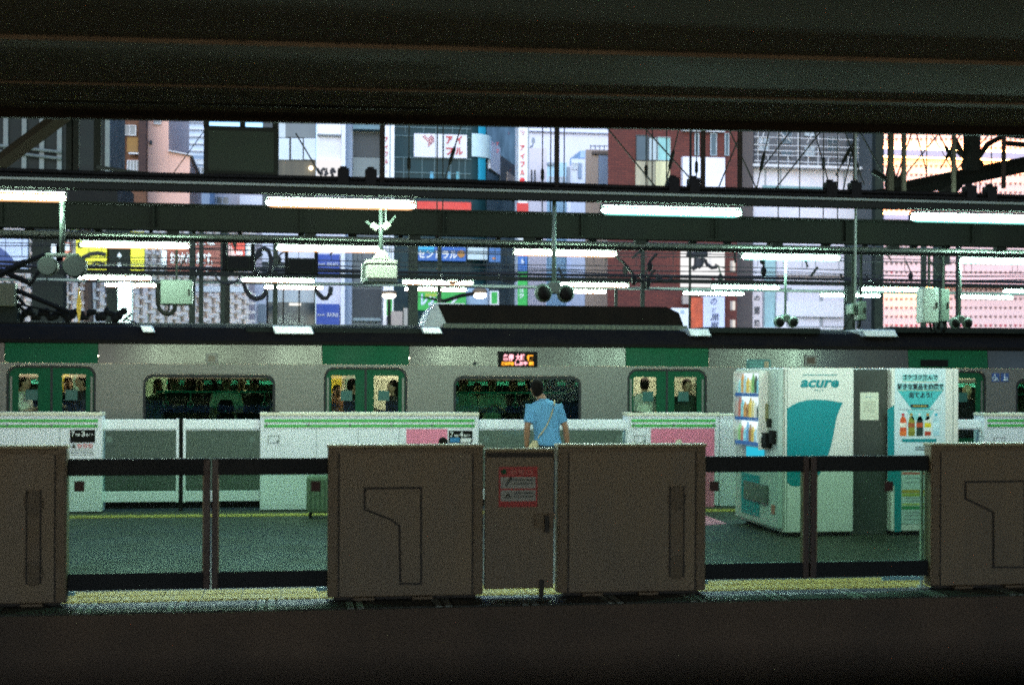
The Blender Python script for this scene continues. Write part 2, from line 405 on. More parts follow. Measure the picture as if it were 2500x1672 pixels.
# ------------------------------------------------------------------ long ducts that carry the lamps
def zrow(pts, Y):
    zs = [W(x, y, Y).z for x, y in pts]; return sum(zs) / len(zs)
Y1, Y2, Y3, Y4 = 12.6, 18.0, 27.2, 30.5
Z1 = zrow([(75, 483), (830, 497), (1637, 520), (2370, 534)], Y1)
Z2 = zrow([(330, 607), (804, 610), (1380, 618), (1930, 623)], Y2)
Z3 = zrow([(280, 682), (680, 687), (1070, 690), (1450, 697), (1820, 700), (2180, 705)], Y3)
Z4 = zrow([(712, 708), (1064, 711), (1437, 714), (1742, 716), (2076, 719), (2402, 720)], Y4)
print('rows', Z1, Z2, Z3, Z4, 'roof', zl.z, zr.z)
rail1 = thing('cable_duct', 'thick grey green cable duct carrying the nearest row of fluorescent lamps', 'cable duct', (0, Y1, Z1 + .12))
MB().box(-9, 12, Y1 - .05, Y1 + .05, Z1 + .075, Z1 + .135).build('duct', m_dsteel, rail1, .004)
MB().box(-9, 12, Y1 - .075, Y1 + .075, Z1 + .137, Z1 + .16).build('tray', m_rail, rail1, .004)
for dy, dz, r in ((-.045, .18, .02), (.02, .19, .026), (-.01, .225, .018)):
    MB().tube([(-9 + 1.5 * i, Y1 + dy, Z1 + dz + .008 * math.sin(i * 2.1)) for i in range(15)], r, 8).build('cable', m_black, rail1, smooth=True)
for px in (838, 905, 1642, 1692, 2365, 2415, 2025, 2085):
    p = W(px, 455, Y1)
    b = MB().box(p.x - .05, p.x + .05, Y1 - .07, Y1 + .05, Z1 + .162, Z1 + .31); b.box(p.x - .03, p.x + .03, Y1 - .02, Y1 + .02, Z1 + .31, Z1 + .335)
    b.build('junction_box', m_black, rail1, .006)
rail2 = thing('cable_duct', 'green duct with a round pipe carrying the second row of fluorescent lamps', 'cable duct', (0, Y2, Z2 + .1))
MB().box(-10, 14, Y2 - .04, Y2 + .04, Z2 + .065, Z2 + .09).build('duct', m_dsteel, rail2, .003)
MB().tube([(-10, Y2, Z2 + .13), (14, Y2, Z2 + .13)], .036, 12).build('pipe', m_rail, rail2, smooth=True)
for i in range(44):
    x = -9 + i * .5
    MB().box(x, x + .05, Y2 - .042, Y2 + .042, Z2 + .09, Z2 + .097).build('clip', m_hous, rail2)
rail3 = thing('cable_duct', 'dark lamp duct over the far platform carrying the third row of lamps', 'cable duct', (0, Y3, Z3 + .1))
MB().box(-14, 20, Y3 - .05, Y3 + .05, Z3 + .065, Z3 + .145).build('duct', m_dsteel, rail3, .003)
MB().tube([(-14, Y3 - .02, Z3 + .19), (20, Y3 - .02, Z3 + .19)], .03, 8).build('cable', m_cable, rail3)
rail4 = thing('cable_duct', 'thin lamp duct farthest back carrying the fourth row of lamps', 'cable duct', (0, Y4, Z4 + .1))
MB().box(-14, 22, Y4 - .04, Y4 + .04, Z4 + .06, Z4 + .12).build('duct', m_rail, rail4, .003)

# ------------------------------------------------------------------ fluorescent lamps
def lamp(xa, xb, Y, Z, label, group):
    a, b = W(xa, 600, Y).x, W(xb, 600, Y).x; r = .018
    t = thing('fluorescent_lamp', label, 'lamp', ((a + b) / 2, Y, Z), group)
    cool = xa > 1400
    MB().tube([(a - .024, Y, Z), (b + .024, Y, Z)], r, 6, False).build('tube', m_tube2 if cool else m_tube, t)
    R2 = .039
    MB().tube([(a - .034, Y, Z), (a - .024, Y, Z), (a - .004, Y, Z), (a + .03, Y, Z), (b - .03, Y, Z), (b + .004, Y, Z), (b + .024, Y, Z), (b + .034, Y, Z)], [R2 * .3, R2 * .62, R2 * .88, R2, R2, R2 * .88, R2 * .62, R2 * .3], 12).build('halo_shell', m_halo2 if cool else m_halo, t, smooth=True)
    MB().box(a - .03, b + .03, Y - .028, Y + .028, Z + .042, Z + .064).build('housing', m_hous, t, .004)
    for x0, x1 in ((a - .052, a - .038), (b + .038, b + .052)):
        MB().box(x0, x1, Y - .022, Y + .022, Z - .02, Z + .05).build('end_cap', m_hous, t, .004)
g1 = 'lamps of the nearest row'; g2 = 'lamps of the second row'; g3 = 'lamps of the third row'; g4 = 'lamps of the farthest row'
lamp(-190, 150, Y1, Z1, 'long lit fluorescent lamp of the nearest row cut by the left edge of the photo', g1)
lamp(660, 1003, Y1, Z1, 'long lit fluorescent lamp above the hanging white camera box', g1)
lamp(1478, 1797, Y1, Z1, 'long lit fluorescent lamp in front of the brick building', g1)
lamp(2232, 2550, Y1, Z1, 'long lit fluorescent lamp of the nearest row cut by the right edge of the photo', g1)
lamp(205, 455, Y2, Z2, 'lit fluorescent lamp of the second row in front of the yellow shop signs', g2)
lamp(683, 925, Y2, Z2, 'lit fluorescent lamp of the second row behind the white camera box pole', g2)
lamp(1262, 1497, Y2, Z2, 'lit fluorescent lamp of the second row above the large twin loudspeaker', g2)
lamp(1818, 2042, Y2, Z2, 'lit lamp of the second row right of the white sign with black brush stroke', g2)
lamp(2350, 2590, Y2, Z2, 'lit fluorescent lamp of the second row cut by the right edge of the photo', g2)
for k, (a, b, lb) in enumerate(((197, 365, 'lit lamp of the third row above the yellow marker by the pantograph'), (596, 763, 'lit lamp of the third row above the windows beside the blue signs'),
        (988, 1150, 'lit lamp of the third row above the green shop sign'), (1371, 1529, 'lit lamp of the third row right of the large twin loudspeaker'),
        (1742, 1898, 'lit lamp of the third row above the white sign with blue brush writing'), (2105, 2250, 'lit lamp of the third row left of the grey switch box'),
        (2455, 2600, 'lit lamp of the third row cut by the right edge of the photo'))):
    lamp(a, b, Y3, Z3, lb, g3)
for a, b, lb in ((262, 385, 'short lit lamp of the farthest row half hidden by the white post'), (650, 785, 'lit lamp of the farthest row between two black cable loops'), (993, 1135, 'lit lamp of the farthest row just over the green shop sign'),
        (1398, 1476, 'shortest lit lamp of the farthest row over the rooftop unit of the train'), (1672, 1812, 'lit lamp of the farthest row over the orange food photo sign'), (2008, 2145, 'lit lamp of the farthest row over the small grey switch box'), (2337, 2468, 'lit lamp of the farthest row in front of the pink facade, rightmost')):
    lamp(a, b, Y4, Z4, lb, g4)

# ------------------------------------------------------------------ big dark girder behind the nearest lamps
YG = 14.6
zt = zrow([(300, 503), (1240, 518), (2300, 534)], YG); zb = zrow([(300, 573), (1240, 579), (2300, 589)], YG)
gd = thing('girder', 'deep dark steel girder behind the nearest row of lamps', 'girder', (0, YG, zb))
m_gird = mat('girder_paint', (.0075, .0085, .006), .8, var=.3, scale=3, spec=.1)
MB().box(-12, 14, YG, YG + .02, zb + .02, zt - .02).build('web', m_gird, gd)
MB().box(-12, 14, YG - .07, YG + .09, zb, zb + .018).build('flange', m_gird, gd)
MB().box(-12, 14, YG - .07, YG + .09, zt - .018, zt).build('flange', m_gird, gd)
for i in range(18):
    x = -11.5 + i * 1.45
    MB().box(x, x + .015, YG - .06, YG - .001, zb + .02, zt - .02).build('stiffener', m_gird, gd)
for i, px in enumerate((420, 755, 1010, 1290, 1560, 1895, 2180, 2440)):       # lugs, insulators hanging under and lying over it
    p = W(px, 580, YG)
    MB().box(p.x - .05, p.x + .07, YG - .02, YG + .05, zb - .045, zb - .001).build('lug', m_black, gd)
b = MB()
for i in range(9): b.ball(W(1322 + i * 9, 306, 19.6), .022, .022, .03, 8, 5)
o = b.build('insulator_row', m_black, roof)

# hanger rods from the canopy down
def hang(px, pz0, Y, r, label, name='hanger_rod', zt=None, m=None):
    p = W(px, pz0, Y)
    o = MB().tube([(p.x, Y, p.z), (p.x, Y, roofz(p.x) - .001 if zt is None else zt)], r, 8).build(name, m or m_rod)
    return tag(o, label, 'rod', 'hanger rods below the canopy')
ZR1 = Z1 + .16
for px, Y, r, lb in ((933, Y1, .024, 'thick black hanger rod beside the red and white vertical sign'), (1359, Y1, .024, 'thick black hanger rod in front of the white sky gap'),
                     (1716, Y1, .024, 'black hanger rod in front of the white board on the brick building'), (1806, Y1, .024, 'black hanger rod at the right end of the brick building'),
                     (2174, 13.6, .035, 'thick black hanger rod at the left edge of the pink facade'), (2206, 13.4, .026, 'black hanger rod just right of the thickest one on the pink facade'),
                     (2328, 13.2, .024, 'black hanger rod in the middle of the pink facade'), (2450, Y1, .022, 'grey hanger rod near the right edge of the photo'),
                     (2086, 13.0, .016, 'slim black hanger rod at the right side of the white railings')):
    hang(px, HY - (ZR1 - 1.74) * FPX / Y, Y, r, lb)
thin = [(998, 'teal windows left of the white sign'), (1067, 'white sign, crossing its heart mark'), (1081, 'white sign, between its mark and letters'), (1324, 'white wall by the round dish'), (1344, 'white wall just left of the thick rod'), (1377, 'white wall just right of the thick rod'),
        (1577, 'brick windows, leftmost'), (1592, 'brick windows, middle'), (1627, 'brick windows, rightmost'), (1700, 'white board on the brick'), (1900, 'white railings, leftmost'), (1952, 'white railings, second from left'), (2010, 'white railings, middle'), (2045, 'white railings, right'), (2262, 'pink facade, left half'), (2392, 'pink facade, right half'), (2420, 'pink facade, near the right edge')]
for i, (px, lb) in enumerate(thin):
    Y = 16.5 + .35 * (i % 4); q = W(px, 478, Y)
    o = MB().tube([(q.x, Y, zt + .01), (q.x, Y, roofz(q.x) - .001)], .0075, 6).build('hanger_wire', m_cable)
    if i % 3 == 0: zc = W(px, 400 + 9 * (i % 4), Y).z; MB().tube([(q.x, Y, zc - .08), (q.x, Y, zc - .05), (q.x, Y, zc + .05), (q.x, Y, zc + .08)], [.009, .022, .022, .009], 6).build('turnbuckle', m_black, o)
    tag(o, 'thin vertical wire in front of the ' + lb, 'wire', 'thin wires below the canopy')
diag = [((1470, 310), (1608, 466), 'brick building, steepest cross brace'), ((1565, 316), (1716, 470), 'brick windows and white board'), ((1775, 318), (1852, 472), 'white board, falling right'), ((1815, 322), (1748, 474), 'white board, falling left'),
        ((1940, 320), (1860, 412), 'railings at their left end'), ((2013, 322), (1890, 465), 'railings, long falling left'), ((2095, 326), (2165, 440), 'railings at their right end'), ((1985, 322), (2026, 456), 'railings, short falling right'), ((2092, 330), (2058, 466), 'railings, falling to the black box'),
        ((2297, 332), (2200, 440), 'pink facade, falling left'), ((2228, 330), (2190, 430), 'pink facade, steep'), ((2236, 332), (2262, 420), 'pink facade, short'), ((500, 330), (420, 428), 'beige building on the left'), ((722, 338), (790, 440), 'white board panels left of the calligraphy'), ((2270, 332), (2320, 405), 'pink facade, thin one above the boom')]
for i, ((xa, ya), (xb, yb), lb) in enumerate(diag):
    Y = 16.0 + .22 * (i % 5); p, q = W(xa, ya - 12, Y), W(xb, yb, Y)
    o = MB().tube([p, q], .009 if i not in (12, 14) else .005, 6).build('brace_cable', m_cable)
    tag(o, 'slanting cable in front of the ' + lb, 'cable', 'slanting cables below the canopy')

# ------------------------------------------------------------------ dark hanging board (seen from behind), left of centre
YB = 15.6
a, b_, c, d = rect(497, 309, 680, 431, YB)
hb = thing('hanging_board', 'large black back of a sign board hanging from the canopy', 'sign board', ((a + b_) / 2, YB, c))
MB().box(a, b_, YB, YB + .12, c, d).build('board', m_black, hb, .01)
for px in (503, 592, 672):
    x = W(px, 300, YB).x
    MB().box(x - .03, x + .03, YB + .04, YB + .09, d + .001, roofz(x) - .001).build('hanger', m_black, hb)
MB().box(a + .05, b_ - .05, YB - .008, YB - .001, c + .05, d - .05).build('back_panel', m_dsteel, hb)

# ------------------------------------------------------------------ footbridge behind the left end, glazed with grey mullions
YF = 33.0
m_fglass = mat('dark_bridge_glass', (.012, .015, .013), .6, var=.3, spec=.1); m_mull = mat('dull_mullion', (.09, .11, .10), .6, var=.2)
a, b_, c, d = rect(-200, 200, 268, 425, YF)
fb = thing('footbridge', 'dark glazed footbridge with pale mullions crossing above the left tracks', 'footbridge', ((a + b_) / 2, YF, c))
MB().box(a, b_, YF, YF + 3, c, d + 1.5).build('wall', m_fglass, fb)
for px in (-60, 15, 60, 103, 146, 263):
    x = W(px, 340, YF).x; MB().box(x - .05, x + .05, YF - .06, YF - .002, c + .02, d + 1.4).build('mullion', m_mull, fb)
for (ya, yb) in ((356, 372), (370, 388)):
    p, q = W(0, ya, YF - .1), W(150, yb, YF - .1); MB().tube([p, q], .035, 6).build('handrail', m_mull, fb)
MB().box(a, b_ + .2, YF - .2, YF + 3.2, c - .6, c - .003).build('deck', m_black, fb)
for px, w in ((105, .34), (281, .26)):
    x = W(px, 650, YF).x; MB().box(x - w, x + w, YF + .6, YF + 1.2, -1.25, c - .605).build('pier', m_dsteel, fb)
fr = thing('steel_brace', 'thick dark diagonal steel brace at the upper left edge', 'brace', W(-20, 420, 15.2))
p, q = W(-60, 442, 15.2), W(160, 278, 15.2)
MB().tube([p, q], .085, 4).build('diagonal', m_rod, fr)
for px in (166, 180, 234):
    x = W(px, 350, 15.2).x; MB().box(x - .035, x + .035, 15.3, 15.4, W(px, 425, 15.2).z, roofz(x) - .002).build('upright', m_black, fr)
MB().box(W(-80, 420, 15.3).x, W(250, 420, 15.3).x, 15.42, 15.5, W(0, 432, 15.4).z, W(0, 412, 15.4).z).build('chord', m_black, fr)
sg = MB(); pts = [W(236 + 26 * i, 407 + 26 * (1 - (1 - i / 11) ** 2), 14.9) for i in range(12)]; sg.tube(pts, .02, 6)
tag(sg.build('sagging_cable', m_cable), 'thick cable sagging below the brown building at the left', 'cable')

# ------------------------------------------------------------------ heavy catenary boom on the right
YC = 16.2
cb = thing('catenary_boom', 'heavy black catenary boom rising to the right with forked brackets', 'catenary boom', W(2080, 480, YC))
def beam(pa, pb, r, Y, n=6): return MB().tube([W(*pa, Y), W(*pb, Y)], r, n)
beam((2060, 484), (2240, 458), .05, YC).build('arm', m_black, cb)
beam((2180, 468), (2620, 378), .095, YC, 4).build('boom', m_black, cb)
beam((2372, 325), (2372, 420), .11, YC).build('post', m_black, cb)
beam((2300, 440), (2310, 478), .09, YC + .05).build('post', m_black, cb)
beam((2340, 448), (2300, 500), .06, YC + .1).build('strut', m_black, cb)
for pa, pb in (((2338, 368), (2368, 398)), ((2412, 352), (2378, 398)), ((2330, 340), (2350, 380)), ((2412, 352), (2470, 322)), ((2460, 330), (2620, 345)), ((2452, 350), (2600, 362)), ((2160, 430), (2182, 462)), ((2206, 424), (2184, 462)), ((2130, 418), (2166, 440))):
    beam(pa, pb, .034, YC).build('fork', m_black, cb)
MB().tube([W(2174, 320, YC), W(2174, 395, YC), W(2174, 420, YC), W(2174, 452, YC)], [.02, .03, .055, .06], 10).build('insulator', m_black, cb)
MB().ball(W(2184, 452, YC), .13, .06, .11).build('hub', m_black, cb)
MB().ball(W(2374, 405, YC), .15, .06, .12).build('hub', m_black, cb)
beam((2500, 410), (2620, 402), .05, YC + .3).build('tie', m_black, cb)

# overhead wires far behind, along and across the tracks
wires = [(29.0, 590), (29.0, 612), (29.4, 643), (32, 665), (32, 655)]
for i, (Y, py) in enumerate(wires):
    z = W(1250, py + 2, Y).z
    o = MB().tube([(-20 + 2.0 * k, Y, z + .02 * math.cos(k * 1.3)) for k in range(24)], .010, 5).build('overhead_wire', m_cable)
    tag(o, ['topmost long thin overhead wire in front of the shop signs', 'long thin overhead wire crossing the brown and red shop signs', 'lowest long thin overhead wire of the wire fence behind the second lamps', 'overhead wire just above the third row of lamps', 'overhead wire second above the third row of lamps'][i], 'wire', 'overhead wires along the tracks')
b = MB()
for k in range(120):
    x = -9 + k * .21 + random.uniform(-.08, .08); z0 = W(1250, 645, 29.0).z; z1 = W(1250, 588, 29.0).z
    if random.random() < .55: b.tube([(x, 29.05, z0), (x, 29.05, z1)], .006, 4)
o = b.build('dropper_wires', m_cable); tag(o, 'fine vertical droppers hung between the overhead wires', 'wire'); o['kind'] = 'stuff'

# tangle of line cables, brackets and insulators over the far tracks
tg = thing('cable_tangle', 'tangle of thin line cables with brackets and insulators above the train', 'cables', (2, 28.6, 3.2))
rr = random.Random(11)
for i in range(8):
    py = rr.choice((602, 618, 634, 650, 660, 664, 674, 694)); Y = rr.uniform(26.0, 31.0); z = W(1250, py, Y).z; sag = rr.uniform(.02, .10); x0 = rr.uniform(-14, -4); L_ = rr.uniform(10, 26); n = 18
    MB().tube([(x0 + L_ * k / n, Y, z - sag * math.sin(PI * ((k * 4 / n) % 1))) for k in range(n + 1)], rr.uniform(.007, .014), 5).build('cable', m_cable, tg)
for i in range(26):
    px = rr.uniform(20, 2480); Y = rr.uniform(26.5, 30.5); y0 = rr.uniform(590, 660); p = W(px, y0, Y); q = W(px + rr.uniform(-30, 30), y0 + rr.uniform(12, 40), Y)
    MB().tube([p, q], rr.uniform(.012, .03), 6).build('bracket', m_dsteel, tg)
    if i % 2: MB().tube([q, q + Vector((0, 0, -.06)), q + Vector((0, 0, -.16)), q + Vector((0, 0, -.2))], [.02, .06, .05, .02], 8).build('insulator', m_black, tg)
for i in range(9):
    px = rr.uniform(200, 2300); Y = 27.0; c = W(px, 668, Y); r_ = rr.uniform(.12, .2)
    MB().tube([(c.x + r_ * 1.2 * math.cos(t), Y, c.z + r_ * math.sin(t)) for t in [PI + k * .32 for k in range(10)]], .022, 6).build('slack_loop', m_cable, tg)
for i in range(34):
    x = -8 + i * .62 + rr.uniform(-.15, .15); w = rr.uniform(.04, .12)
    MB().box(x, x + w, Y2 - .03, Y2 + .05, Z2 + .168, Z2 + .168 + rr.uniform(.03, .09)).build('fitting', m_black, rail2)

extra = [((2100, 330), (2040, 430), 'railings at their right end, falling left'), ((2060, 325), (2110, 452), 'end pier beside the railings'), ((2290, 335), (2340, 420), 'pink facade, falling right to the boom'), ((2420, 335), (2330, 420), 'pink facade, falling left to the boom'), ((2350, 332), (2296, 412), 'middle of the pink facade, falling left'),
         ((1660, 316), (1622, 462), 'brick piece left of the white board'), ((1880, 322), (1846, 466), 'left end of the railings, falling left'), ((1130, 306), (1082, 452), 'teal glass building, falling left'), ((1050, 452), (1020, 440), 'teal glass building, short loose end')]
for i, ((xa, ya), (xb, yb), lb) in enumerate(extra):
    Y = 15.7 + .3 * (i % 4); p, q = W(xa, ya - 12, Y), W(xb, yb, Y)
    o = MB().tube([p, q], .008, 6).build('brace_cable', m_cable); tag(o, 'thin slanting cable in front of the ' + lb, 'cable', 'slanting cables below the canopy')
    c = p.lerp(q, .55); d = (q - p).normalized(); MB().tube([c - d * .12, c - d * .08, c + d * .08, c + d * .12], [.008, .022, .022, .008], 6).build('turnbuckle', m_black, o)
# ================================================================== TRAIN
YT = 22.82
tr = thing('commuter_train', 'stainless commuter train with green doors standing behind the white gates', 'train', (0, 24.3, -.95))
XA, XB = -17.0, 23.0
zg = W(1250, 846, YT).z; zp = W(1250, 893, YT).z; zd = W(892, 901, YT).z; ZF = 0.03
def TX(px, py=960): return W(px, py, YT).x
DOORS = [(-742, -560), (20, 229), (795, 990), (1536, 1722), (2226, 2404), (2890, 3060)]
WINS = [(-420, -90), (349, 672), (1107, 1419), (1795, 2105), (2480, 2760)]
zw1 = W(510, 914, YT).z; zw0 = W(510, 1046, YT).z
door_holes = [rrect(TX(a) - .03, TX(b) + .03, ZF, zd + .03, .16, corners=(0, 0, 1, 1)) for a, b in DOORS]
win_holes = [rrect(TX(a), TX(b), zw0, zw1, .15) for a, b in WINS]
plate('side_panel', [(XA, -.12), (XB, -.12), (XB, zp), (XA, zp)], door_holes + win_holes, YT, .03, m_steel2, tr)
# cantrail: one piece of sheet per bay, leaning in slightly
marks = [XA]
for a, b in DOORS: marks += [TX(a) - .06, TX(b) + .06]
marks.append(XB)
for i in range(len(marks) - 1):
    g = i % 2 == 1
    b = MB(); x0, x1 = marks[i] + .004, marks[i + 1] - .004
    b.add([(x0, YT, zp + .004), (x1, YT, zp + .004), (x1, YT + .036, zg), (x0, YT + .036, zg), (x0, YT + .04, zp + .004), (x1, YT + .04, zp + .004), (x1, YT + .076, zg), (x0, YT + .076, zg)],
          [(0, 1, 2, 3), (4, 7, 6, 5), (0, 4, 5, 1), (1, 5, 6, 2), (2, 6, 7, 3), (3, 7, 4, 0)])
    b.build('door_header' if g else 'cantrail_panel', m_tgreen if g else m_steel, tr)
zt_ = W(1250, 800, YT + .7).z
prof = [(YT - .03, zg + .004), (YT - .03, zg + .05), (YT + .10, zg + .13), (YT + .35, zt_ - .06), (YT + .75, zt_), (YT + 1.5, zt_ + .05), (YT + 2.2, zt_), (YT + 2.6, zt_ - .06), (YT + 2.85, zg + .13), (YT + 2.98, zg + .05), (YT + 2.98, zg + .004)]
MB().xprism(prof, XA, XB).build('roof', m_troof, tr)
MB().box(XA, XB, YT - .012, YT - .001, -.16, -.1).build('sill', m_dsteel, tr)
MB().box(XA, XB, YT + .25, YT + 2.6, -.75, -.13).build('underframe', m_black, tr)
MB().box(XA, XB, YT + 2.86, YT + 2.95, -.12, zg).build('rear_side', m_inwall, tr)
MB().box(XA, XB, YT + .04, YT + 2.85, -.12, ZF).build('cabin_floor', m_dark, tr)
MB().box(XA, XB, YT + .10, YT + 2.85, zg - .16, zg - .10).build('cabin_ceiling', m_inwall, tr)
m_clamp = glow('carriage_ceiling_lamp', (1.0, .92, .66), 8.0)
for i in range(18):
    x = XA + .6 + i * 2.2
    for y in (YT + 1.9,): MB().box(x, x + 1.25, y, y + .10, zg - .185, zg - .162).build('ceiling_lamp', m_clamp, tr)
m_ad = mat('yellow_advert', (.85, .62, .06), .5, var=.2, scale=20); m_ad2 = mat('teal_advert', (.25, .42, .38), .5, var=.3, scale=14); m_orange = mat('orange_advert', (.6, .22, .06), .5, var=.3, scale=15)
m_rack = mat('teal_handrail', (.05, .45, .38), .35, var=0)
m_nightwin = mat('dark_far_window', (.05, .07, .06), .15, var=.2)
for i, (a, b) in enumerate(WINS):
    x0, x1 = TX(a) + .15, TX(b) + .75
    MB().box(x0, x1, YT + 2.845, YT + 2.857, zw0, zw1 - .02).build('far_window', m_nightwin, tr)
    b2 = MB().box(x0, x1, YT + 2.45, YT + 2.84, zw1 - .13, zw1 - .11)
    for y in (2.45, 2.6, 2.75): b2.tube([(x0, YT + y, zw1 - .16), (x1, YT + y, zw1 - .16)], .018, 6)
    b2.build('luggage_rack', m_rack, tr)
    b3 = MB().tube([(x0, YT + .55, zw1 - .28), (x1, YT + .55, zw1 - .28)], .016, 6)
    for k in range(7):
        x = x0 + .15 + k * (x1 - x0 - .3) / 6; b3.tube([(x, YT + .55, zw1 - .28), (x, YT + .55, zw1 - .44)], .007, 5)
        b3.tube([(x + .045 * math.cos(t * PI / 5), YT + .55, zw1 - .48 + .045 * math.sin(t * PI / 5)) for t in range(11)], .008, 5)
    b3.build('hanging_straps', m_rack, tr)
    for k, (dx, m_) in enumerate(((-.55, m_ad), (-.28, m_ad2), (.12, m_inwall))):
        MB().box(x1 + dx + .75, x1 + dx + .95, YT + 2.83, YT + 2.843, zw1 - .32, zw1 + .12).build('advert', m_, tr)
GL = {1: ((44, 92), (151, 209)), 2: ((809, 868), (913, 973)), 3: ((1548, 1604), (1648, 1703)), 4: ((2240, 2296), (2330, 2385)), 0: ((-722, -680), (-625, -580)), 5: ((2904, 2954), (2990, 3040))}
zq1 = W(892, 917, YT).z; zq0 = zq1 - 1.02
m_stick = mat('green_door_sticker', (.015, .10, .075), .5, var=.1)
for i, (a, b) in enumerate(DOORS):
    xa, xb = TX(a), TX(b); xm = (xa + xb) / 2
    outer = rrect(xa - .028, xb + .028, ZF + .002, zd + .028, .16, corners=(0, 0, 1, 1))
    inner = rrect(xa + .006, xb - .006, ZF + .003, zd - .006, .135, corners=(0, 0, 1, 1))
    plate('door_seal', outer, [inner], YT + .022, .012, m_rubber, tr)
    for s, (ga, gb) in enumerate(GL[i]):
        x0, x1 = (xa + .002, xm - .018) if s == 0 else (xm + .018, xb - .002)
        g0, g1_ = TX(ga), TX(gb)
        out = rrect(x0, x1, ZF + .003, zd - .002, .13, corners=(0, 0, int(s == 1), int(s == 0)))
        lf = plate('door', out, [rrect(g0, g1_, zq0, zq1, .02)], YT + .036, .03, m_tgreen, tr)
        MB().box(g0 - .01, g1_ + .01, YT + .045, YT + .053, zq0 - .01, zq1 + .01).build('pane', m_doorglass, lf)
        mx = (g0 + g1_) / 2 + (.05 if s == 0 else -.04)
        MB().box(mx - .09, mx + .09, YT + .040, YT + .0445, zq1 - .40, zq1 - .24).build('sticker', m_stick, lf, 0)
        MB().box(x0 + .02, x0 + .05, YT + .030, YT + .0355, ZF + .02, zd - .14).build('edge_strip', m_steel2, lf) if s == 0 else MB().box(x1 - .05, x1 - .02, YT + .030, YT + .0355, ZF + .02, zd - .14).build('edge_strip', m_steel2, lf)
    MB().box(xm - .0175, xm + .0175, YT + .034, YT + .06, ZF, zd - .002).build('door_joint', m_rubber, tr)
    MB().box(xa - .1, xb + .1, YT - .006, YT - .001, zd + .036, zd + .055).build('rain_strip', m_steel2, tr)
for i, (a, b) in enumerate(WINS):
    x0, x1 = TX(a), TX(b)
    fr_ = plate('window', rrect(x0 + .002, x1 - .002, zw0 + .002, zw1 - .002, .148), [rrect(x0 + .04, x1 - .04, zw0 + .04, zw1 - .05, .12)], YT + .012, .02, m_rubber, tr)
    plate('pane', rrect(x0 + .03, x1 - .03, zw0 + .03, zw1 - .04, .12), [], YT + .033, .006, m_tint, fr_)
    MB().box(x0 + .2, x1 - .15, YT - .012, YT - .001, zw1 + .012, zw1 + .026).build('drip_rail', m_steel2, tr)
# small fittings on the side
def spot(px, py, r, m, name): p = W(px, py, YT); MB().tube([(p.x, YT - .012, p.z), (p.x, YT - .001, p.z)], r, 12).build(name, m, tr)
p = W(1159, 887, YT)
MB().tube([(p.x, YT - .004, p.z), (p.x, YT + .03, p.z)], .033, 14).build('side_lamp', m_rubber, tr)
for px, py in ((517, 875), (1979, 880)):
    a, b, c, d = rect(px - 15, py - 13, px + 15, py + 13, YT)
    v = MB().box(a, b, YT - .010, YT + .03, c, d).build('vent_cover', m_steel2, tr, .006); MB().box(a + .04, b - .04, YT - .016, YT - .0105, c + .04, d - .04).build('vent_lid', m_steel, v)
a, b, c, d = rect(1216, 858, 1312, 896, YT)
ds = MB().box(a, b, YT - .012, YT + .03, c, d).build('destination_display', m_black, tr, .004)
m_led1 = glow('led_orange', (1.0, .40, .03), 2.0); m_led2 = glow('led_pink', (1.0, .42, .48), 2.0)
YD = YT - .013
ptext('各停', 1228, 864, 1254, 881, YD, m_led2, ds, bold=.03); ptext('大崎', 1259, 864, 1281, 881, YD, m_led2, ds, bold=.03); ptext('行', 1286, 866, 1302, 881, YD, m_led1, ds, bold=.03)
ptext('次は渋谷', 1224, 883, 1255, 892, YD, m_led1, ds, bold=.05); ptext('しぶや', 1257, 882, 1288, 892, YD, m_led2, ds, bold=.05); ptext('駅', 1291, 883, 1303, 892, YD, m_led1, ds, bold=.05)
m_blue = mat('sticker_blue', (.02, .07, .24), .4, var=.05); m_wpaint = mat('white_print', (.75, .77, .75), .5, var=0)
for k, (xa, xb) in enumerate(((2421, 2440), (2443, 2462))):
    a, b, c, d = rect(xa, 911, xb, 932, YT); st = MB().box(a, b, YT - .005, YT - .001, c, d).build('blue_sticker', m_blue, tr)
    mx, mz, s = (a + b) / 2, (c + d) / 2, (b - a)
    g = MB()
    if k == 0:
        g.tube([(mx - .15 * s + .24 * s * math.cos(t), YT - .008, mz - .12 * s + .24 * s * math.sin(t)) for t in [PI * .6 + i * .42 for i in range(11)]], .008, 5)
        g.tube([(mx - .1 * s, YT - .008, mz + .2 * s), (mx - .05 * s, YT - .008, mz - .05 * s), (mx + .2 * s, YT - .008, mz - .08 * s), (mx + .3 * s, YT - .008, mz - .35 * s)], .009, 5); g.ball((mx - .1 * s, YT - .008, mz + .32 * s), .012, .004, .012, 8, 5)
    else:
        g.ball((mx, YT - .008, mz + .3 * s), .013, .004, .013, 8, 5); g.tube([(mx, YT - .008, mz + .2 * s), (mx - .02 * s, YT - .008, mz - .1 * s), (mx - .15 * s, YT - .008, mz - .4 * s)], .012, 5)
        g.tube([(mx, YT - .008, mz - .1 * s), (mx + .18 * s, YT - .008, mz - .4 * s)], .01, 5); g.tube([(mx + .28 * s, YT - .008, mz + .05 * s), (mx + .3 * s, YT - .008, mz - .4 * s)], .007, 5)
    g.build('pictogram', m_wpaint, st)
a, b, c, d = rect(2248, 878, 2314, 895, YT)
MB().box(a, b, YT - .012, YT + .04, c, d).build('destination_display', m_black, tr, .003)
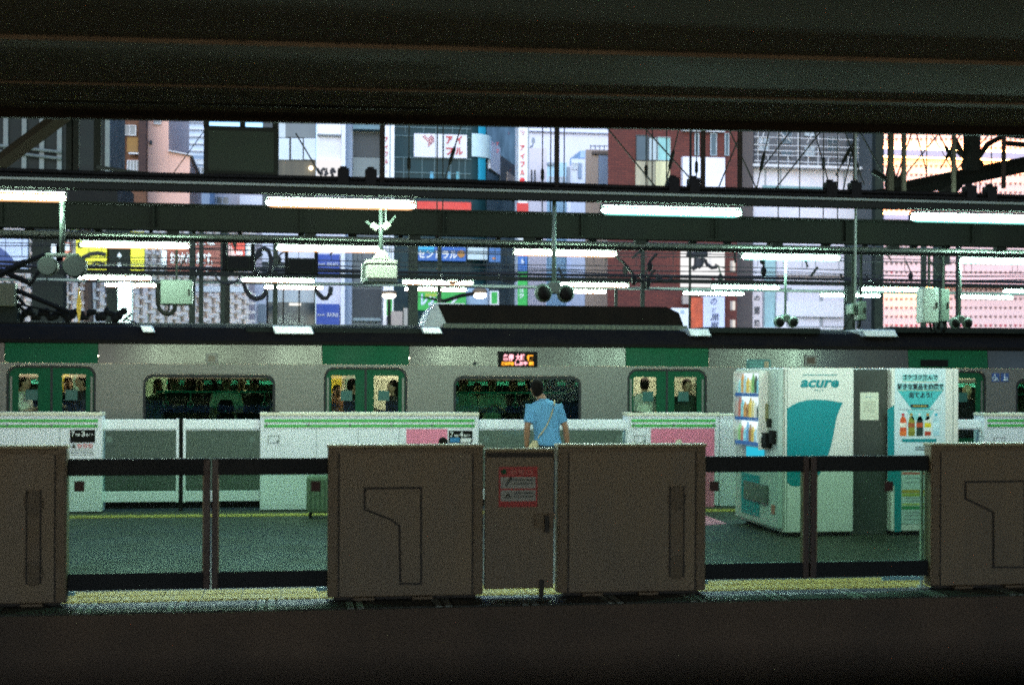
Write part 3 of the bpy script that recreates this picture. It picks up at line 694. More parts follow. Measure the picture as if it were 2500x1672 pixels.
# roof gear
YAC = YT + .75
a = W(1067, 780, YAC).x; b = W(1672, 780, YAC).x; z1 = W(1370, 746, YAC).z; z0 = W(1370, 792, YAC).z; zb_ = W(1370, 814, YAC).z
ac = MB().prism([(a + .16, z0), (b - .02, z0), (b - .10, z1 - .10), (b - .32, z1), (a + .02, z1)], YAC, YAC + 1.4).build('air_conditioner', m_troof, tr, .01)
MB().prism([(a - .25, z0 - .1), (a + .158, z0 - .1), (a + .158, z0), (a + .012, z1 + .004), (a - .02, z1), (a - .12, z1 - .1), (a - .2, z0)], YAC + .02, YAC + 1.3).build('end_cover', mat('pale_roof_cover', (.35, .36, .34), .5, var=.2), ac, .01)
MB().box(a + .1, b + .02, YAC - .10, YAC + .3, zb_ - .1, z0 - .004).build('condenser_grille', mat('grille_olive', (.075, .085, .05), .6, var=.4, scale=3), ac, .008)
g = MB()
for k in range(42): x = a + .2 + k * (b - a - .3) / 42; g.box(x, x + .03, YAC - .108, YAC - .101, zb_ - .09, z0 - .02)
g.build('grille_slats', mat('slat_olive', (.045, .052, .032), .6, var=.2), ac)
g = MB()
for k in range(9): x = a + .4 + random.random() * (b - a - .9); g.box(x, x + random.uniform(.08, .28), YAC - .125, YAC - .109, zb_ + .005, zb_ + .03)
g.build('handle', m_ltsteel, ac)
MB().box(W(1062, 745, YAC).x, W(1138, 745, YAC).x, YAC + .2, YAC + 1, z1 + .006, z1 + .03).build('cap_strip', m_wpaint, ac)
m_glint = mat('roof_glint_white', (.75, .78, .76), .35, .3, var=.2, scale=8)  # pale boxes stand in for white reflections on the train roof
for xa, xb, ya, yb in ((354, 374, 796, 813), (672, 758, 797, 817), (1030, 1068, 800, 816), (1674, 1716, 804, 822), (2095, 2166, 806, 823)):
    a, b, c, d = rect(xa, ya, xb, yb, YT + .42)
    MB().prism([(a, c), (b + .06, c), (b, d), (a - .05, d)], YT + .10, YT + .9).build('roof_glint_box', m_glint, tr, .015)
for xa, xb in ((600, 1060), (1716, 2000), (2170, 2560)):
    a, b, c, d = rect(xa, 800, xb, 814, YT + .3); MB().box(a, b, YT + .24, YT + .8, c, d).build('roof_board', m_dsteel, tr, .01)
a, b = W(-260, 790, YT + .7).x, W(300, 790, YT + .7).x
pg = MB().box(a, b, YT + .6, YT + 2.2, W(0, 797, YT + .6).z, W(0, 786, YT + .6).z).build('pantograph', m_black, tr)
Yp = YT + 1.1
for pa, pb, r in (((38, 708), (170, 762), .045), ((40, 742), (62, 760), .03), ((-40, 690), (62, 640), .06), ((0, 660), (70, 690), .05), ((62, 640), (120, 620), .045), ((10, 690), (60, 745), .03), ((70, 700), (105, 650), .03), ((-60, 720), (150, 765), .02), ((300, 785), (322, 765), .02), ((310, 780), (345, 794), .015)):
    MB().tube([W(*pa, Yp), W(*pb, Yp)], r, 6).build('arm', m_black, pg)
g = MB()
for k in range(26): q = W(40 + k * 10.5, 768 + 8 * math.sin(k * 1.7), Yp + .2); g.ball(q, .05 + .03 * random.random(), .05, .04 + .05 * random.random(), 8, 5)
g.build('insulator', m_black, pg)
MB().pbox(-60, 690, 36, 748, Yp - .2, .3).build('gear_box', mat('olive_box', (.06, .065, .03), .6, var=.2), pg, .02)
MB().pbox(-60, 748, 42, 790, Yp - .1, .3).build('gear_box', m_dsteel, pg, .02)
# straps over the roof edge: strip that lies on the gutter
MB().box(XA, XB, YT - .034, YT - .031, zg + .012, zg + .03).build('gutter', m_black, tr)

# ================================================================== PEOPLE
def cloth(h): return mat('cloth_' + h.lstrip('#'), h, .9, var=.16, scale=7, bump=.8, bscale=7, stretch=(1, 1, .45))
def person(label, x, y, z, ang, H, shirt, pants='#20222a', hair='short', pose=('down', 'down'), lean=(0, 0), head=(0, 0), voxel=.02, longs=False, group=None, skin=None, hairm=None):
    s = H / 1.72; t = thing('person', label, 'person', (x, y, z), group)
    t.rotation_euler = (0, 0, 0)
    Rz = Matrix.Rotation(math.radians(ang), 4, 'Z'); T = Matrix.Translation((x, y, z)) @ Rz @ Matrix.Scale(s, 4)
    lx, ly = lean; hx, hy = lx + head[0], ly + head[1]
    def L(f, px, py): return (px + lx * f, py + ly * f)
    body = MB(); sh = MB(); tro = MB(); hr = MB()
    def tor(mb, k):
        mb.loft([((0, 0, .84), .125 + k, .09 + k), ((0, 0, .92), .165 + k, .115 + k), ((lx * .25, ly * .25, 1.04), .145 + k, .10 + k), ((lx * .6, ly * .6, 1.22), .172 + k, .115 + k), ((lx * .85, ly * .85, 1.34), .185 + k, .112 + k),
                 ((lx, ly, 1.41), .150 + k, .088 + k), ((lx, ly + .005, 1.455), .075 + k, .065 + k)], 18)
    tor(body, 0); tor(sh, .016)
    hz = 1.60
    body.tube([(lx, ly + .01, 1.42), ((lx + hx) / 2, (ly + hy) / 2 + .005, 1.5), (hx, hy, 1.56)], [.058, .054, .056], 12)
    body.ball((hx, hy, hz), .073, .092, .112, 16, 12); body.ball((hx, hy - .03, hz - .055), .055, .058, .055, 12, 8)
    body.ball((hx, hy - .096, hz - .012), .013, .02, .024, 8, 6)
    for e in (-1, 1): body.ball((hx + e * .074, hy + .01, hz - .008), .012, .022, .032, 8, 6)
    for e, ps in ((-1, pose[0]), (1, pose[1])):
        S = (e * .175 + lx, ly, 1.385)
        if ps == 'down': E_, Wr = (e * .245 + lx * .5, .02, 1.12), (e * .262, -.035, .875)
        elif ps == 'phone': E_, Wr = (e * .225 + lx * .5, -.03, 1.11), (e * .07, -.28, 1.20)
        elif ps == 'fold': E_, Wr = (e * .25 + lx * .5, -.06, 1.12), (-e * .06, -.21, 1.10)
        else: E_, Wr = (e * .30 + lx, -.12, 1.52), (e * .20 + lx, -.2, 1.78)
        S, E_, Wr = Vector(S), Vector(E_), Vector(Wr)
        body.tube([S, S.lerp(E_, .5), E_, E_.lerp(Wr, .4), Wr], [.052, .047, .040, .041, .027], 10)
        d = (Wr - E_).normalized(); body.ball(Wr + d * .05, .028, .034, .05, 10, 7, d.to_track_quat('Z', 'Y').to_matrix())
        side = d.cross(Vector((0, 1, 0))) if abs(d.y) < .9 else Vector((1, 0, 0)); side.normalize(); nrm = d.cross(side)
        for k, ln in enumerate((.07, .08, .074, .058)):
            b0 = Wr + d * .08 + nrm * (k - 1.5) * .019; body.tube([b0, b0 + d * ln * .55, b0 + d * ln * .9 + side * .02], [.0105, .0095, .008], 6)
        b0 = Wr + d * .03 - nrm * .03; body.tube([b0, b0 + d * .03 - nrm * .02, b0 + d * .065 - nrm * .022], [.012, .011, .009], 6)
        c0 = S - (E_ - S).normalized() * .02
        if longs: sh.tube([c0, S.lerp(E_, .5), E_, E_.lerp(Wr, .45), E_.lerp(Wr, .93)], [.066, .060, .052, .050, .040], 12)
        else: sh.tube([c0, S.lerp(E_, .3), S.lerp(E_, .78)], [.064, .060, .055], 12)
        body.tube([(e * .085, 0, .90), (e * .088, -.015, .68), (e * .09, -.01, .48), (e * .092, .01, .3), (e * .092, .015, .07)], [.088, .078, .056, .054, .036], 12)
        body.ball((e * .094, -.05, .035), .043, .12, .034, 12, 7)
        tro.tube([(e * .084, 0, .90), (e * .088, -.015, .68), (e * .09, -.01, .48), (e * .092, .01, .28), (e * .093, .015, .05)], [.098, .092, .074, .068, .062], 14)
    tro.loft([((0, 0, .80), .15, .105), ((0, 0, .90), .178, .125), ((0, 0, .985), .165, .118)], 18)
    hr.ball((hx, hy + .018, hz + .028), .083, .097, .100, 18, 12)
    hr.ball((hx, hy + .045, hz - .015), .076, .066, .085, 14, 10)
    if hair == 'long': hr.loft([((hx, hy + .05, hz - .24), .07, .04), ((hx, hy + .052, hz - .1), .085, .055), ((hx, hy + .04, hz + .03), .08, .06)], 14)
    b = body.xf(T).build('body', skin or m_skin, t, smooth=True)
    parts = [(b, voxel * .75), (sh.xf(T).build('shirt', cloth(shirt), t, smooth=True), voxel), (tro.xf(T).build('trousers', cloth(pants), t, smooth=True), voxel), (hr.xf(T).build('hair', hairm or m_hair, t, smooth=True), voxel * .8)]
    for o, v in parts:
        r = o.modifiers.new('remesh', 'REMESH'); r.mode = 'VOXEL'; r.voxel_size = v * s; r.use_smooth_shade = True
        q = o.modifiers.new('smooth', 'SMOOTH'); q.iterations = 3; q.factor = .5
    fc = MB()
    for e in (-1, 1): fc.ball((hx + e * .03, hy - .083, hz + .008), .011, .008, .006, 8, 5)
    fc.ball((hx, hy - .085, hz - .062), .022, .008, .005, 8, 5)
    fc.xf(T).build('eyes_and_mouth', m_dark, t)
    return t, T
GP = 'passengers standing inside the train'
PEO = [(56, 23.12, 75, 1.70, '#d8dccf', 'short', ('phone', 'phone'), 'person in white shirt looking down at a phone behind the leftmost train door'),
       (107, 23.8, 200, 1.66, '#1b1b1d', 'short', ('down', 'strap'), 'person in black at the inner edge of the leftmost door window'),
       (203, 23.12, -70, 1.72, '#23252b', 'short', ('phone', 'fold'), 'person in dark clothes with a mask, right pane of the leftmost train door'),
       (166, 24.5, 10, 1.66, '#2b2a2a', 'long', ('down', 'down'), 'person standing far inside beside the yellow advert, leftmost door'),
       (425, 23.5, 20, 1.72, '#1c1d1c', 'short', ('phone', 'strap'), 'person with bent forearm at the left end of the left tinted window'),
       (487, 24.5, 0, 1.68, '#1a1a1c', 'short', ('down', 'strap'), 'person in black in the middle of the left tinted window'),
       (553, 23.45, 0, 1.72, '#cfd8cf', 'short', ('fold', 'fold'), 'person in white shirt with folded arms behind a black backpack'),
       (622, 23.9, -30, 1.66, '#221d1a', 'long', ('phone', 'down'), 'person in dark brown at the right end of the left tinted window'),
       (858, 23.15, 110, 1.66, '#1a1a1d', 'short', ('down', 'phone'), 'person in black with white mask, left pane of the middle train door'),
       (822, 24.6, 20, 1.55, '#8a5a2c', 'long', ('down', 'down'), 'person in tan far inside the middle train door'),
       (962, 23.12, -70, 1.64, '#17181a', 'long', ('phone', 'down'), 'person with dark bobbed hair, right pane of the middle train door'),
       (1130, 23.5, 15, 1.72, '#c9d2c6', 'short', ('fold', 'down'), 'person in pale shirt at the left end of the right tinted window'),
       (1201, 23.7, 0, 1.70, '#bfc9bf', 'short', ('phone', 'phone'), 'person in white behind the right tinted window, left of the blue polo man'),
       (1253, 24.3, 0, 1.66, '#202326', 'long', ('down', 'strap'), 'person in dark jacket further inside the right tinted window'),
       (1392, 23.4, -35, 1.72, '#17171a', 'short', ('strap', 'down'), 'person in black at the right end of the right tinted window'),
       (1574, 23.14, 178, 1.70, '#dfe0d4', 'short', ('down', 'phone'), 'person in white shirt turned away, left pane of the right train door'),
       (1676, 23.12, 8, 1.68, '#2d3d33', 'short', ('fold', 'fold'), 'person with bowed dark hair and green top, right pane of the right train door'),
       (2362, 23.14, 165, 1.60, '#1b1c20', 'short', ('down', 'down'), 'pale haired person in black in the rightmost door beside the drink machine')]
PEO += [(385, 24.3, 10, 1.64, '#8f9a90', 'long', ('down', 'strap'), 'person in grey green top far inside the left tinted window'),
        (590, 24.6, 0, 1.70, '#3a4a44', 'short', ('down', 'phone'), 'person in dark green far inside the left tinted window, right half'),
        (462, 23.9, -20, 1.70, '#2a2420', 'short', ('strap', 'down'), 'person in brown second from the left in the left tinted window'),
        (1165, 24.4, 0, 1.60, '#7a8a80', 'long', ('down', 'down'), 'person in grey far inside the right tinted window, left half'),
        (1292, 24.7, 10, 1.68, '#9aa69c', 'short', ('down', 'strap'), 'person in pale grey far inside the right tinted window, right half'),
        (1345, 23.8, 30, 1.66, '#29302c', 'long', ('phone', 'down'), 'person beside the polo man inside the right tinted window')]
m_pale = mat('pale_hair', (.55, .45, .28), .6, var=.2, scale=20)
for px, y, ang, H, shc, hr_, ps, lb in PEO:
    x = W(px, 960, y).x
    person(lb, x, y, ZF, ang, H, shc, '#1c1e22', hr_, ps, head=(0, -.03), voxel=.024, longs='white' not in lb or 'pale' in lb, group=GP, hairm=m_pale if 'pale haired' in lb else None)
    if 'phone behind' in lb:
        o = MB().box(x + .27, x + .285, y - .05, y + .03, 1.20, 1.35).build('mobile_phone', m_black, None, .004); tag(o, 'mobile phone held by the person at the leftmost train door', 'phone')
        MB().ball((x + .26, y - .06, 1.33), .02, .008, .02, 8, 5).build('torch', glow('phone_light', (1, 1, .95), 6), o)
    if 'backpack' in lb:
        b = MB().loft([((x, y - .19, .86), .11, .06), ((x, y - .2, .95), .14, .09), ((x, y - .2, 1.2), .135, .085), ((x, y - .18, 1.34), .09, .05)], 14)
        tag(b.build('backpack', m_black, None, smooth=True), 'black backpack worn on the chest of the person with folded arms', 'backpack')
    if 'dark clothes with a mask' in lb:
        b = MB().box(x - .16, x + .12, y - .12, y + .1, .72, 1.12)
        tag(b.build('shoulder_bag', mat('brown_leather', (.22, .11, .045), .5, var=.2), None, .04), 'brown leather bag held by the person in dark clothes at the leftmost door', 'bag')
# waiting man in the blue polo
mx = W(1338, 1000, 17.25).x
man, T = person('person in light blue polo shirt waiting with back turned and a beige strap bag', mx, 17.25, .004, 183, 1.70, '#6199be', '#2a2d33', 'short', ('down', 'down'), lean=(.05, .0), head=(.085, -.045), voxel=.014, skin=mat('tanned_skin', (.30, .155, .085), .5, var=.1, scale=9))
man['_o'] = tuple(man.location)
cl = MB().loft([((.05, .006, 1.435), .083, .074), ((.056, .006, 1.475), .070, .064), ((.058, .006, 1.478), .064, .058), ((.054, .006, 1.44), .07, .064)], 16, False)
cl.xf(T).build('collar', cloth('#5589ac'), man, smooth=True)
m_strap = mat('beige_canvas', (.52, .43, .24), .8, var=.1, scale=20)
Tm = T
sb = thing('shoulder_bag', 'beige canvas shoulder bag with a thin strap across the blue polo back', 'bag', tuple(T @ Vector((.2, .05, .80))))
MB().tube([T @ Vector(p) for p in ((-.09, -.12, 1.30), (-.085, -.04, 1.43), (-.075, .03, 1.452), (-.055, .10, 1.405), (-.03, .131, 1.34), (.0, .136, 1.25), (.045, .134, 1.15), (.10, .13, 1.07), (.16, .12, .99))], .0085, 6).build('strap', m_strap, sb, smooth=True)
b = MB().loft([((.20, .06, .70), .07, .04), ((.205, .06, .76), .08, .05), ((.20, .07, .88), .07, .045), ((.18, .085, .96), .03, .025)], 14); b.xf(T).build('pouch', m_strap, sb, smooth=True)
cx = W(1081, 1080, 15.2).x
person('small person behind the brown gate with only black hair showing', cx, 15.2, .004, 190, 1.075, '#3a3c44', '#22242a', 'short', ('down', 'down'), voxel=.016)
# ================================================================== FAR WHITE GATES
YW = 18.4
zwt = W(900, 1007, YW).z; zwb = .02
gw = 'white platform gate boxes on the far edge'
def dash_lines(mb, x0, y0, x1, y1, Y, rows, seed=1, th=.45):       # unreadable small print as tiny strokes
    rr = random.Random(seed); h = (y1 - y0) / rows
    for r in range(rows):
        x = x0
        while x < x1 - .6:
            w = min(rr.uniform(.8, 3.2), x1 - x); mb.pbox(x, y0 + r * h, x + w, y0 + r * h + h * th, Y - .002, .0015); x += w + rr.uniform(.5, 1.1)
def far_gate(x0, x1, label, parts=()):
    a, b = W(x0, 1120, YW).x, W(x1, 1120, YW).x
    t = thing('platform_gate', label, 'platform gate', ((a + b) / 2, YW, zwb), gw)
    MB().box(a, b, YW, YW + .30, zwb, zwt - .045).build('cabinet', m_white, t, .006)
    MB().box(a - .004, b + .004, YW - .008, YW + .31, zwt - .043, zwt).build('cap', m_cream, t, .006)
    MB().box(a + .02, b - .02, YW + .02, YW + .28, .001, zwb - .001).build('plinth', m_black, t)
    for yy, hh in ((1025, .037), (1037.5, .037)):
        zc = W(1250, yy + 3, YW).z + .007
        MB().box(a + .05, b - .05, YW - .004, YW - .001, zc - hh / 2, zc + hh / 2).build('green_stripe', m_green, t)
    zc = W(1250, 1037, YW).z
    n = max(2, int((b - a) / .55) + 1)
    for i in range(n):
        x = a + .08 + (b - a - .16) * i / (n - 1); MB().tube([(x, YW - .012, zc), (x, YW - .0045, zc)], .014, 8).build('bolt', m_spk, t)
        if 0 < i < n - 1: MB().box(x + .10, x + .104, YW - .002, YW - .0005, zwb + .02, zwt - .2).build('panel_joint', m_spk, t)
    MB().box(b - .19, b - .05, YW + .05, YW + .15, zwt + .001, zwt + .012).build('sensor', m_black, t)
    MB().box(a + .08, a + .24, YW + .05, YW + .15, zwt + .001, zwt + .012).build('sensor', m_black, t)
    return t
def keyplate(t, px, py):
    a, b, c, d = rect(px - 14, py - 9, px + 14, py + 9, YW)
    o = plate('access_plate', [(a, c), (b, c), (b, d), (a, d)], [[(a + .008, c + .008), (b - .008, c + .008), (b - .008, d - .008), (a + .008, d - .008)]], YW - .002, .0015, m_spk, t)
    q = W(px + 10, py + 4, YW); MB().tube([(q.x, YW - .01, q.z), (q.x, YW - .001, q.z)], .013, 10).build('lock', m_spk, t)
def door_sign(t, x0, y0, x1, y1, car, no, extra):
    s = pbox('door_number_sign', x0, y0, x1, y1, YW - .006, .005, m_black, t)
    w = (x1 - x0); Y = YW - .007
    ptext(car, x0 + .06 * w, y0 + 3, x0 + .19 * w, y0 + 16, Y, m_wpaint, s, bold=.02); ptext('号車', x0 + .22 * w, y0 + 9, x0 + .40 * w, y0 + 15.5, Y, m_wpaint, s, bold=.02)
    ptext(no, x0 + .46 * w, y0 + 3, x0 + .60 * w, y0 + 16, Y, m_wpaint, s, bold=.02); ptext('番ドア', x0 + .63 * w, y0 + 9, x0 + .92 * w, y0 + 15.5, Y, m_wpaint, s, bold=.02)
    if extra:
        pbox('blue_field', x0 + 3, y0 + 17, x0 + .46 * w, y1 - 2, Y - .001, .002, mat('sign_blue', (.03, .22, .48), .4, var=0), s); pbox('white_field', x0 + .5 * w, y0 + 18, x1 - 3, y1 - 2, Y - .001, .002, m_wpaint, s)
    return s
m_pred = mat('sign_red', (.55, .05, .04), .5, var=0); m_pgrey = mat('print_grey', (.25, .28, .27), .6, var=0)
t1 = far_gate(-330, 249, 'white platform gate cut by the left edge with the 7 3 door sign'); keyplate(t1, -40, 1072)
door_sign(t1, 171, 1049, 232, 1080, '7', '3', False)
tri = MB(); a, b, c, d = rect(174, 1083, 186, 1093, YW); tri.prism([(a, c), (b, c), ((a + b) / 2, d)], YW - .004, YW - .001); tri.build('pictogram', m_black, t1)
for px in (194, 207.5, 221):
    q = W(px, 1088, YW); r = .027
    plate('pictogram', [(q.x + r * math.cos(k * .4), q.z + r * math.sin(k * .4)) for k in range(16)], [[(q.x + r * .72 * math.cos(k * .4), q.z + r * .72 * math.sin(k * .4)) for k in range(16)]], YW - .004, .003, m_pred, t1)
    MB().tube([(q.x - .7 * r, YW - .004, q.z + .7 * r), (q.x + .7 * r, YW - .004, q.z - .7 * r)], .004, 4).build('pictogram', m_pred, t1)
g = MB(); dash_lines(g, 173, 1097, 229, 1113, YW, 4, 3); g.build('small_print', m_pgrey, t1)
t2 = far_gate(635, 1168, 'longest white platform gate in the middle with the 7 4 door sign'); keyplate(t2, 668, 1072)
pbox('pink_poster', 992, 1047, 1092, 1170, YW - .005, .004, m_pink, t2)
door_sign(t2, 1096, 1051, 1153, 1081, '7', '4', True)
t3 = far_gate(1532, 1755, 'white platform gate with a large pink poster left of the drink machine'); keyplate(t3, 1562, 1072)
pbox('pink_poster', 1589, 1046, 1744, 1240, YW - .005, .004, m_pink, t3)
g = MB(); a, b, c, d = rect(1645, 1073, 1668, 1090, YW); g.loft([(((a + b) / 2, YW - .007, c), .06, .0015), (((a + b) / 2, YW - .007, d), .03, .0015)], 10); g.build('poster_figure', m_cream, t3)
t4 = far_gate(2402, 2790, 'white platform gate cut by the right edge beyond the drink machines'); keyplate(t4, 2440, 1076)
a, b = W(1758, 1120, YW).x, W(1812, 1120, YW).x
t5 = thing('gate_cabinet', 'plain white cabinet between the pink poster gate and the drink machine', 'cabinet', ((a + b) / 2, YW, .01))
MB().box(a, b + .3, YW + .02, YW + .3, .01, zwt - .04).build('cabinet', m_white, t5, .006); MB().box(a, b + .3, YW + .01, YW + .31, zwt - .039, zwt - .015).build('cap', m_cream, t5, .005)
# glazed sliding doors between the white boxes
gd_ = 'glazed sliding doors of the far gates'
def far_door(x0, x1, stile, label):
    a, b = W(x0, 1120, YW + .12).x, W(x1, 1120, YW + .12).x; Y = YW + .12; f = lambda y: W(900, y, Y).z
    t = thing('sliding_door', label, 'sliding door', ((a + b) / 2, Y, f(1220)), gd_)
    MB().box(a, b, Y, Y + .05, f(1050), f(1024)).build('top_rail', m_white, t, .005)
    MB().box(a, b, Y - .004, Y - .001, f(1047), f(1046)).build('rail_groove', m_spk, t)
    MB().box(a, b, Y, Y + .05, f(1220), f(1195)).build('bottom_rail', m_white, t, .005)
    MB().box(a, b, Y + .02, Y + .03, f(1195) + .001, f(1050) - .001).build('pane', m_farglass, t)
    if stile:
        x = b if stile > 0 else a
        MB().box(x - .016, x + .016, Y - .004, Y + .055, f(1222), f(1022)).build('stile', m_white, t, .004)
    px = x1 - 18 if stile < 0 else x0 + 18
    pbox('sticker', px - 7, 1063, px + 7, 1079, Y + .018, .0015, m_spk, t)
far_door(249, 433, 1, 'left white railed glass door between the two left white gates')
far_door(450, 634, -1, 'right white railed glass door between the two left white gates')
far_door(1169, 1352, 1, 'white railed glass door left of the blue polo man')
far_door(1360, 1531, -1, 'white railed glass door right of the blue polo man')
far_door(2215, 2401, 1, 'white railed glass door seen right of the poster drink machine')
x = W(441, 1120, YW + .1).x
tag(MB().box(x - .022, x + .022, YW + .16, YW + .22, .004, W(441, 1022, YW + .1).z).build('gate_post', m_black), 'dark post in the gap between the two white railed glass doors', 'post')

# ================================================================== NEAR BROWN GATES
YN = 11.0
znt = W(1000, 1087, YN).z
gn = 'brown platform gate boxes on the near edge'
def near_box(x0, x1, label, grooves):
    a, b = W(x0, 1270, YN).x, W(x1, 1270, YN).x
    t = thing('platform_gate', label, 'platform gate', ((a + b) / 2, YN, .005), gn)
    MB().box(a, b, YN, YN + .13, .035, znt - .02).build('cabinet', m_brown, t, .008)
    MB().box(a - .006, b + .006, YN - .012, YN + .14, znt - .019, znt + .006).build('cap', m_cream if False else mat('brown_gate_cap', (.34, .29, .18), .5, var=.1), t, .006)
    MB().box(a + .01, b - .01, YN - .006, YN - .0005, znt - .055, znt - .022).build('top_band', m_brown2, t, .002)
    for e in grooves:
        x = (a + .085) if e < 0 else (b - .085)
        MB().box(x - .006, x + .006, YN - .0025, YN - .0005, .04, znt - .06).build('groove', m_groove, t)
        MB().box(min(x, a if e < 0 else b) + .012, max(x, a if e < 0 else b) - .012, YN - .008, YN - .001, .04, znt - .06).build('edge_strip', m_brown2, t, .003)
    MB().box(a + .05, b - .05, YN + .03, YN + .10, .0, .034).build('foot', m_groove, t)
    n = int((b - a) / .45)
    for k in range(n): 
        x = a + .2 + k * .45; MB().box(x, x + .16, YN - .03, YN + .02, .012, .033).build('foot_bracket', m_brown2, t, .003)
    return t, a, b
def outline(t, pts, w=.016):
    P = [ZX(x, y, YN) for x, y in pts]; c = (sum(p[0] for p in P) / len(P), sum(p[1] for p in P) / len(P))
    def off(k):
        out = []; n = len(P)
        for i in range(n):
            p0, p1, p2 = Vector(P[i - 1]), Vector(P[i]), Vector(P[(i + 1) % n])
            n1 = Vector(((p1 - p0).y, -(p1 - p0).x)).normalized(); n2 = Vector(((p2 - p1).y, -(p2 - p1).x)).normalized()
            m_ = (n1 + n2) / (1 + n1.dot(n2)); out.append(tuple(p1 + m_ * k))
        return out
    ar = sum(P[i - 1][0] * P[i][1] - P[i][0] * P[i - 1][1] for i in range(len(P)))
    s = 1 if ar > 0 else -1
    plate('cover_gap', off(s * w / 2), [off(-s * w / 2)], YN - .003, .002, m_groove, t)
    plate('access_cover', off(-s * w / 2 - .002) if False else off(-s * (w / 2 + .001)), [], YN - .010, .0095, m_brown, t)
def slot(t, px, y0, y1):
    xa = W(px - 17, 1290, YN).x; xb = W(px + 17, 1290, YN).x; za, zb2 = W(px, y1, YN).z, W(px, y0, YN).z
    MB().box(xa, xb, YN - .004, YN - .0005, za, zb2).build('slot_cover', m_brown2, t, .001)
    for z in (za + .08, zb2 - .10): MB().ball(((xa + xb) / 2, YN - .004, z), .075, .0035, .10, 18, 8).build('dark_reflection', mat('reflection_brown', (.12, .085, .05), .6, var=.25, scale=9), t)  # dark soft reflections on the slot cover, painted as flat ovals
    for x in (xa, xb): MB().box(x - .006, x + .006, YN - .007, YN - .0042, za, zb2).build('slot_edge', m_groove, t)
n1, _, _ = near_box(-330, 163, 'dark brown platform gate box cut by the left edge of the photo', (1,)); slot(n1, 82, 1195, 1425)
n2, _, _ = near_box(800, 1180, 'brown platform gate box with a seven shaped cover, left of the emergency door', (-1, 1)); outline(n2, ((890, 1192), (1028, 1190), (1028, 1424), (977, 1424), (975, 1284), (955, 1268), (890, 1243)))
n3, xa3, _ = near_box(1362, 1723, 'brown platform gate box right of the emergency door', (-1, 1)); slot(n3, 1652, 1185, 1408)
n4, xa4, _ = near_box(2272, 2700, 'brown platform gate box cut by the right edge of the photo', (-1,)); outline(n4, ((2356, 1176), (2500, 1174), (2500, 1384), (2424, 1384), (2424, 1250), (2405, 1240), (2356, 1216)))
MB().box(xa4 - .04, xa4 - .022, YN + .09, YN + .12, .03, znt - .1).build('lit_edge', m_ltsteel, n4)  # strip and foot below painted pale for lamp light on the inner edge
MB().box(xa4 - .06, xa4 - .002, YN + .03, YN + .12, .0, .028).build('foot_plate', m_ltsteel, n4)
# emergency door with its red notice
a, b = W(1184, 1270, YN + .05).x, W(1352, 1270, YN + .05).x; Yd = YN + .05; zdt = W(1268, 1101, Yd).z
ed_ = thing('emergency_door', 'narrow brown emergency door with a red and white notice and latch', 'emergency door', ((a + b) / 2, Yd, .06))
MB().box(a, b, Yd, Yd + .06, .07, zdt).build('leaf', m_brown, ed_, .006)
MB().box(a, b, Yd - .01, Yd + .07, zdt + .001, zdt + .022).build('cap', MATS['brown_gate_cap'], ed_, .005)
MB().box(a + .01, b - .01, Yd - .006, Yd - .0005, zdt - .05, zdt - .01).build('top_recess', m_groove, ed_)
m_nred = mat('notice_red', (.42, .028, .025), .5, var=.05); m_nwhite = mat('notice_white', (.33, .34, .31), .5, var=.1)
nt_ = pbox('notice', 1218, 1139, 1312, 1237, Yd - .004, .003, m_nred, ed_)
pbox('white_field', 1222, 1164, 1308, 1192, Yd - .006, .0015, m_nwhite, nt_); pbox('white_field', 1222, 1196, 1308, 1223, Yd - .006, .0015, m_nwhite, nt_)
q = W(1230, 1151, Yd); MB().tube([(q.x, Yd - .006, q.z), (q.x, Yd - .0045, q.z)], .022, 14).build('emblem', m_tgreen, nt_)
ptext('非常口', 1244, 1145, 1300, 1159, Yd - .005, mat('notice_print', (.5, .16, .13), .5, var=0), nt_, bold=.02)
g = MB(); dash_lines(g, 1254, 1169, 1303, 1187, Yd - .006, 2, 5); dash_lines(g, 1254, 1201, 1303, 1218, Yd - .006, 2, 6); g.build('small_print', mat('print_dark', (.08, .09, .08), .6, var=0), nt_)
g = MB(); g.tube([W(1236, 1186, Yd - .007), W(1243, 1172, Yd - .007), W(1250, 1168, Yd - .007)], .008, 5); g.ball(W(1246, 1166, Yd - .007), .012, .003, .012, 8, 5); g.tube([W(1234, 1216, Yd - .007), W(1240, 1205, Yd - .007), W(1246, 1216, Yd - .007)], .008, 5); g.build('pictogram', MATS['print_dark'], nt_)
lt = pbox('latch', 1306, 1254, 1352, 1288, Yd - .02, .019, m_brown2, ed_, .004)
pbox('knob', 1330, 1258, 1341, 1300, Yd - .045, .024, m_groove, lt, .004)
pbox('bolt', 1316, 1415, 1328, 1462, Yd - .02, .019, m_groove, ed_, .003)
pbox('pale_sill', 1190, 1457, 1356, 1463, Yd + .0, .04, m_ltsteel, ed_)
pbox('pale_jamb', 1354, 1092, 1359, 1122, Yd - .02, .02, m_ltsteel, ed_)
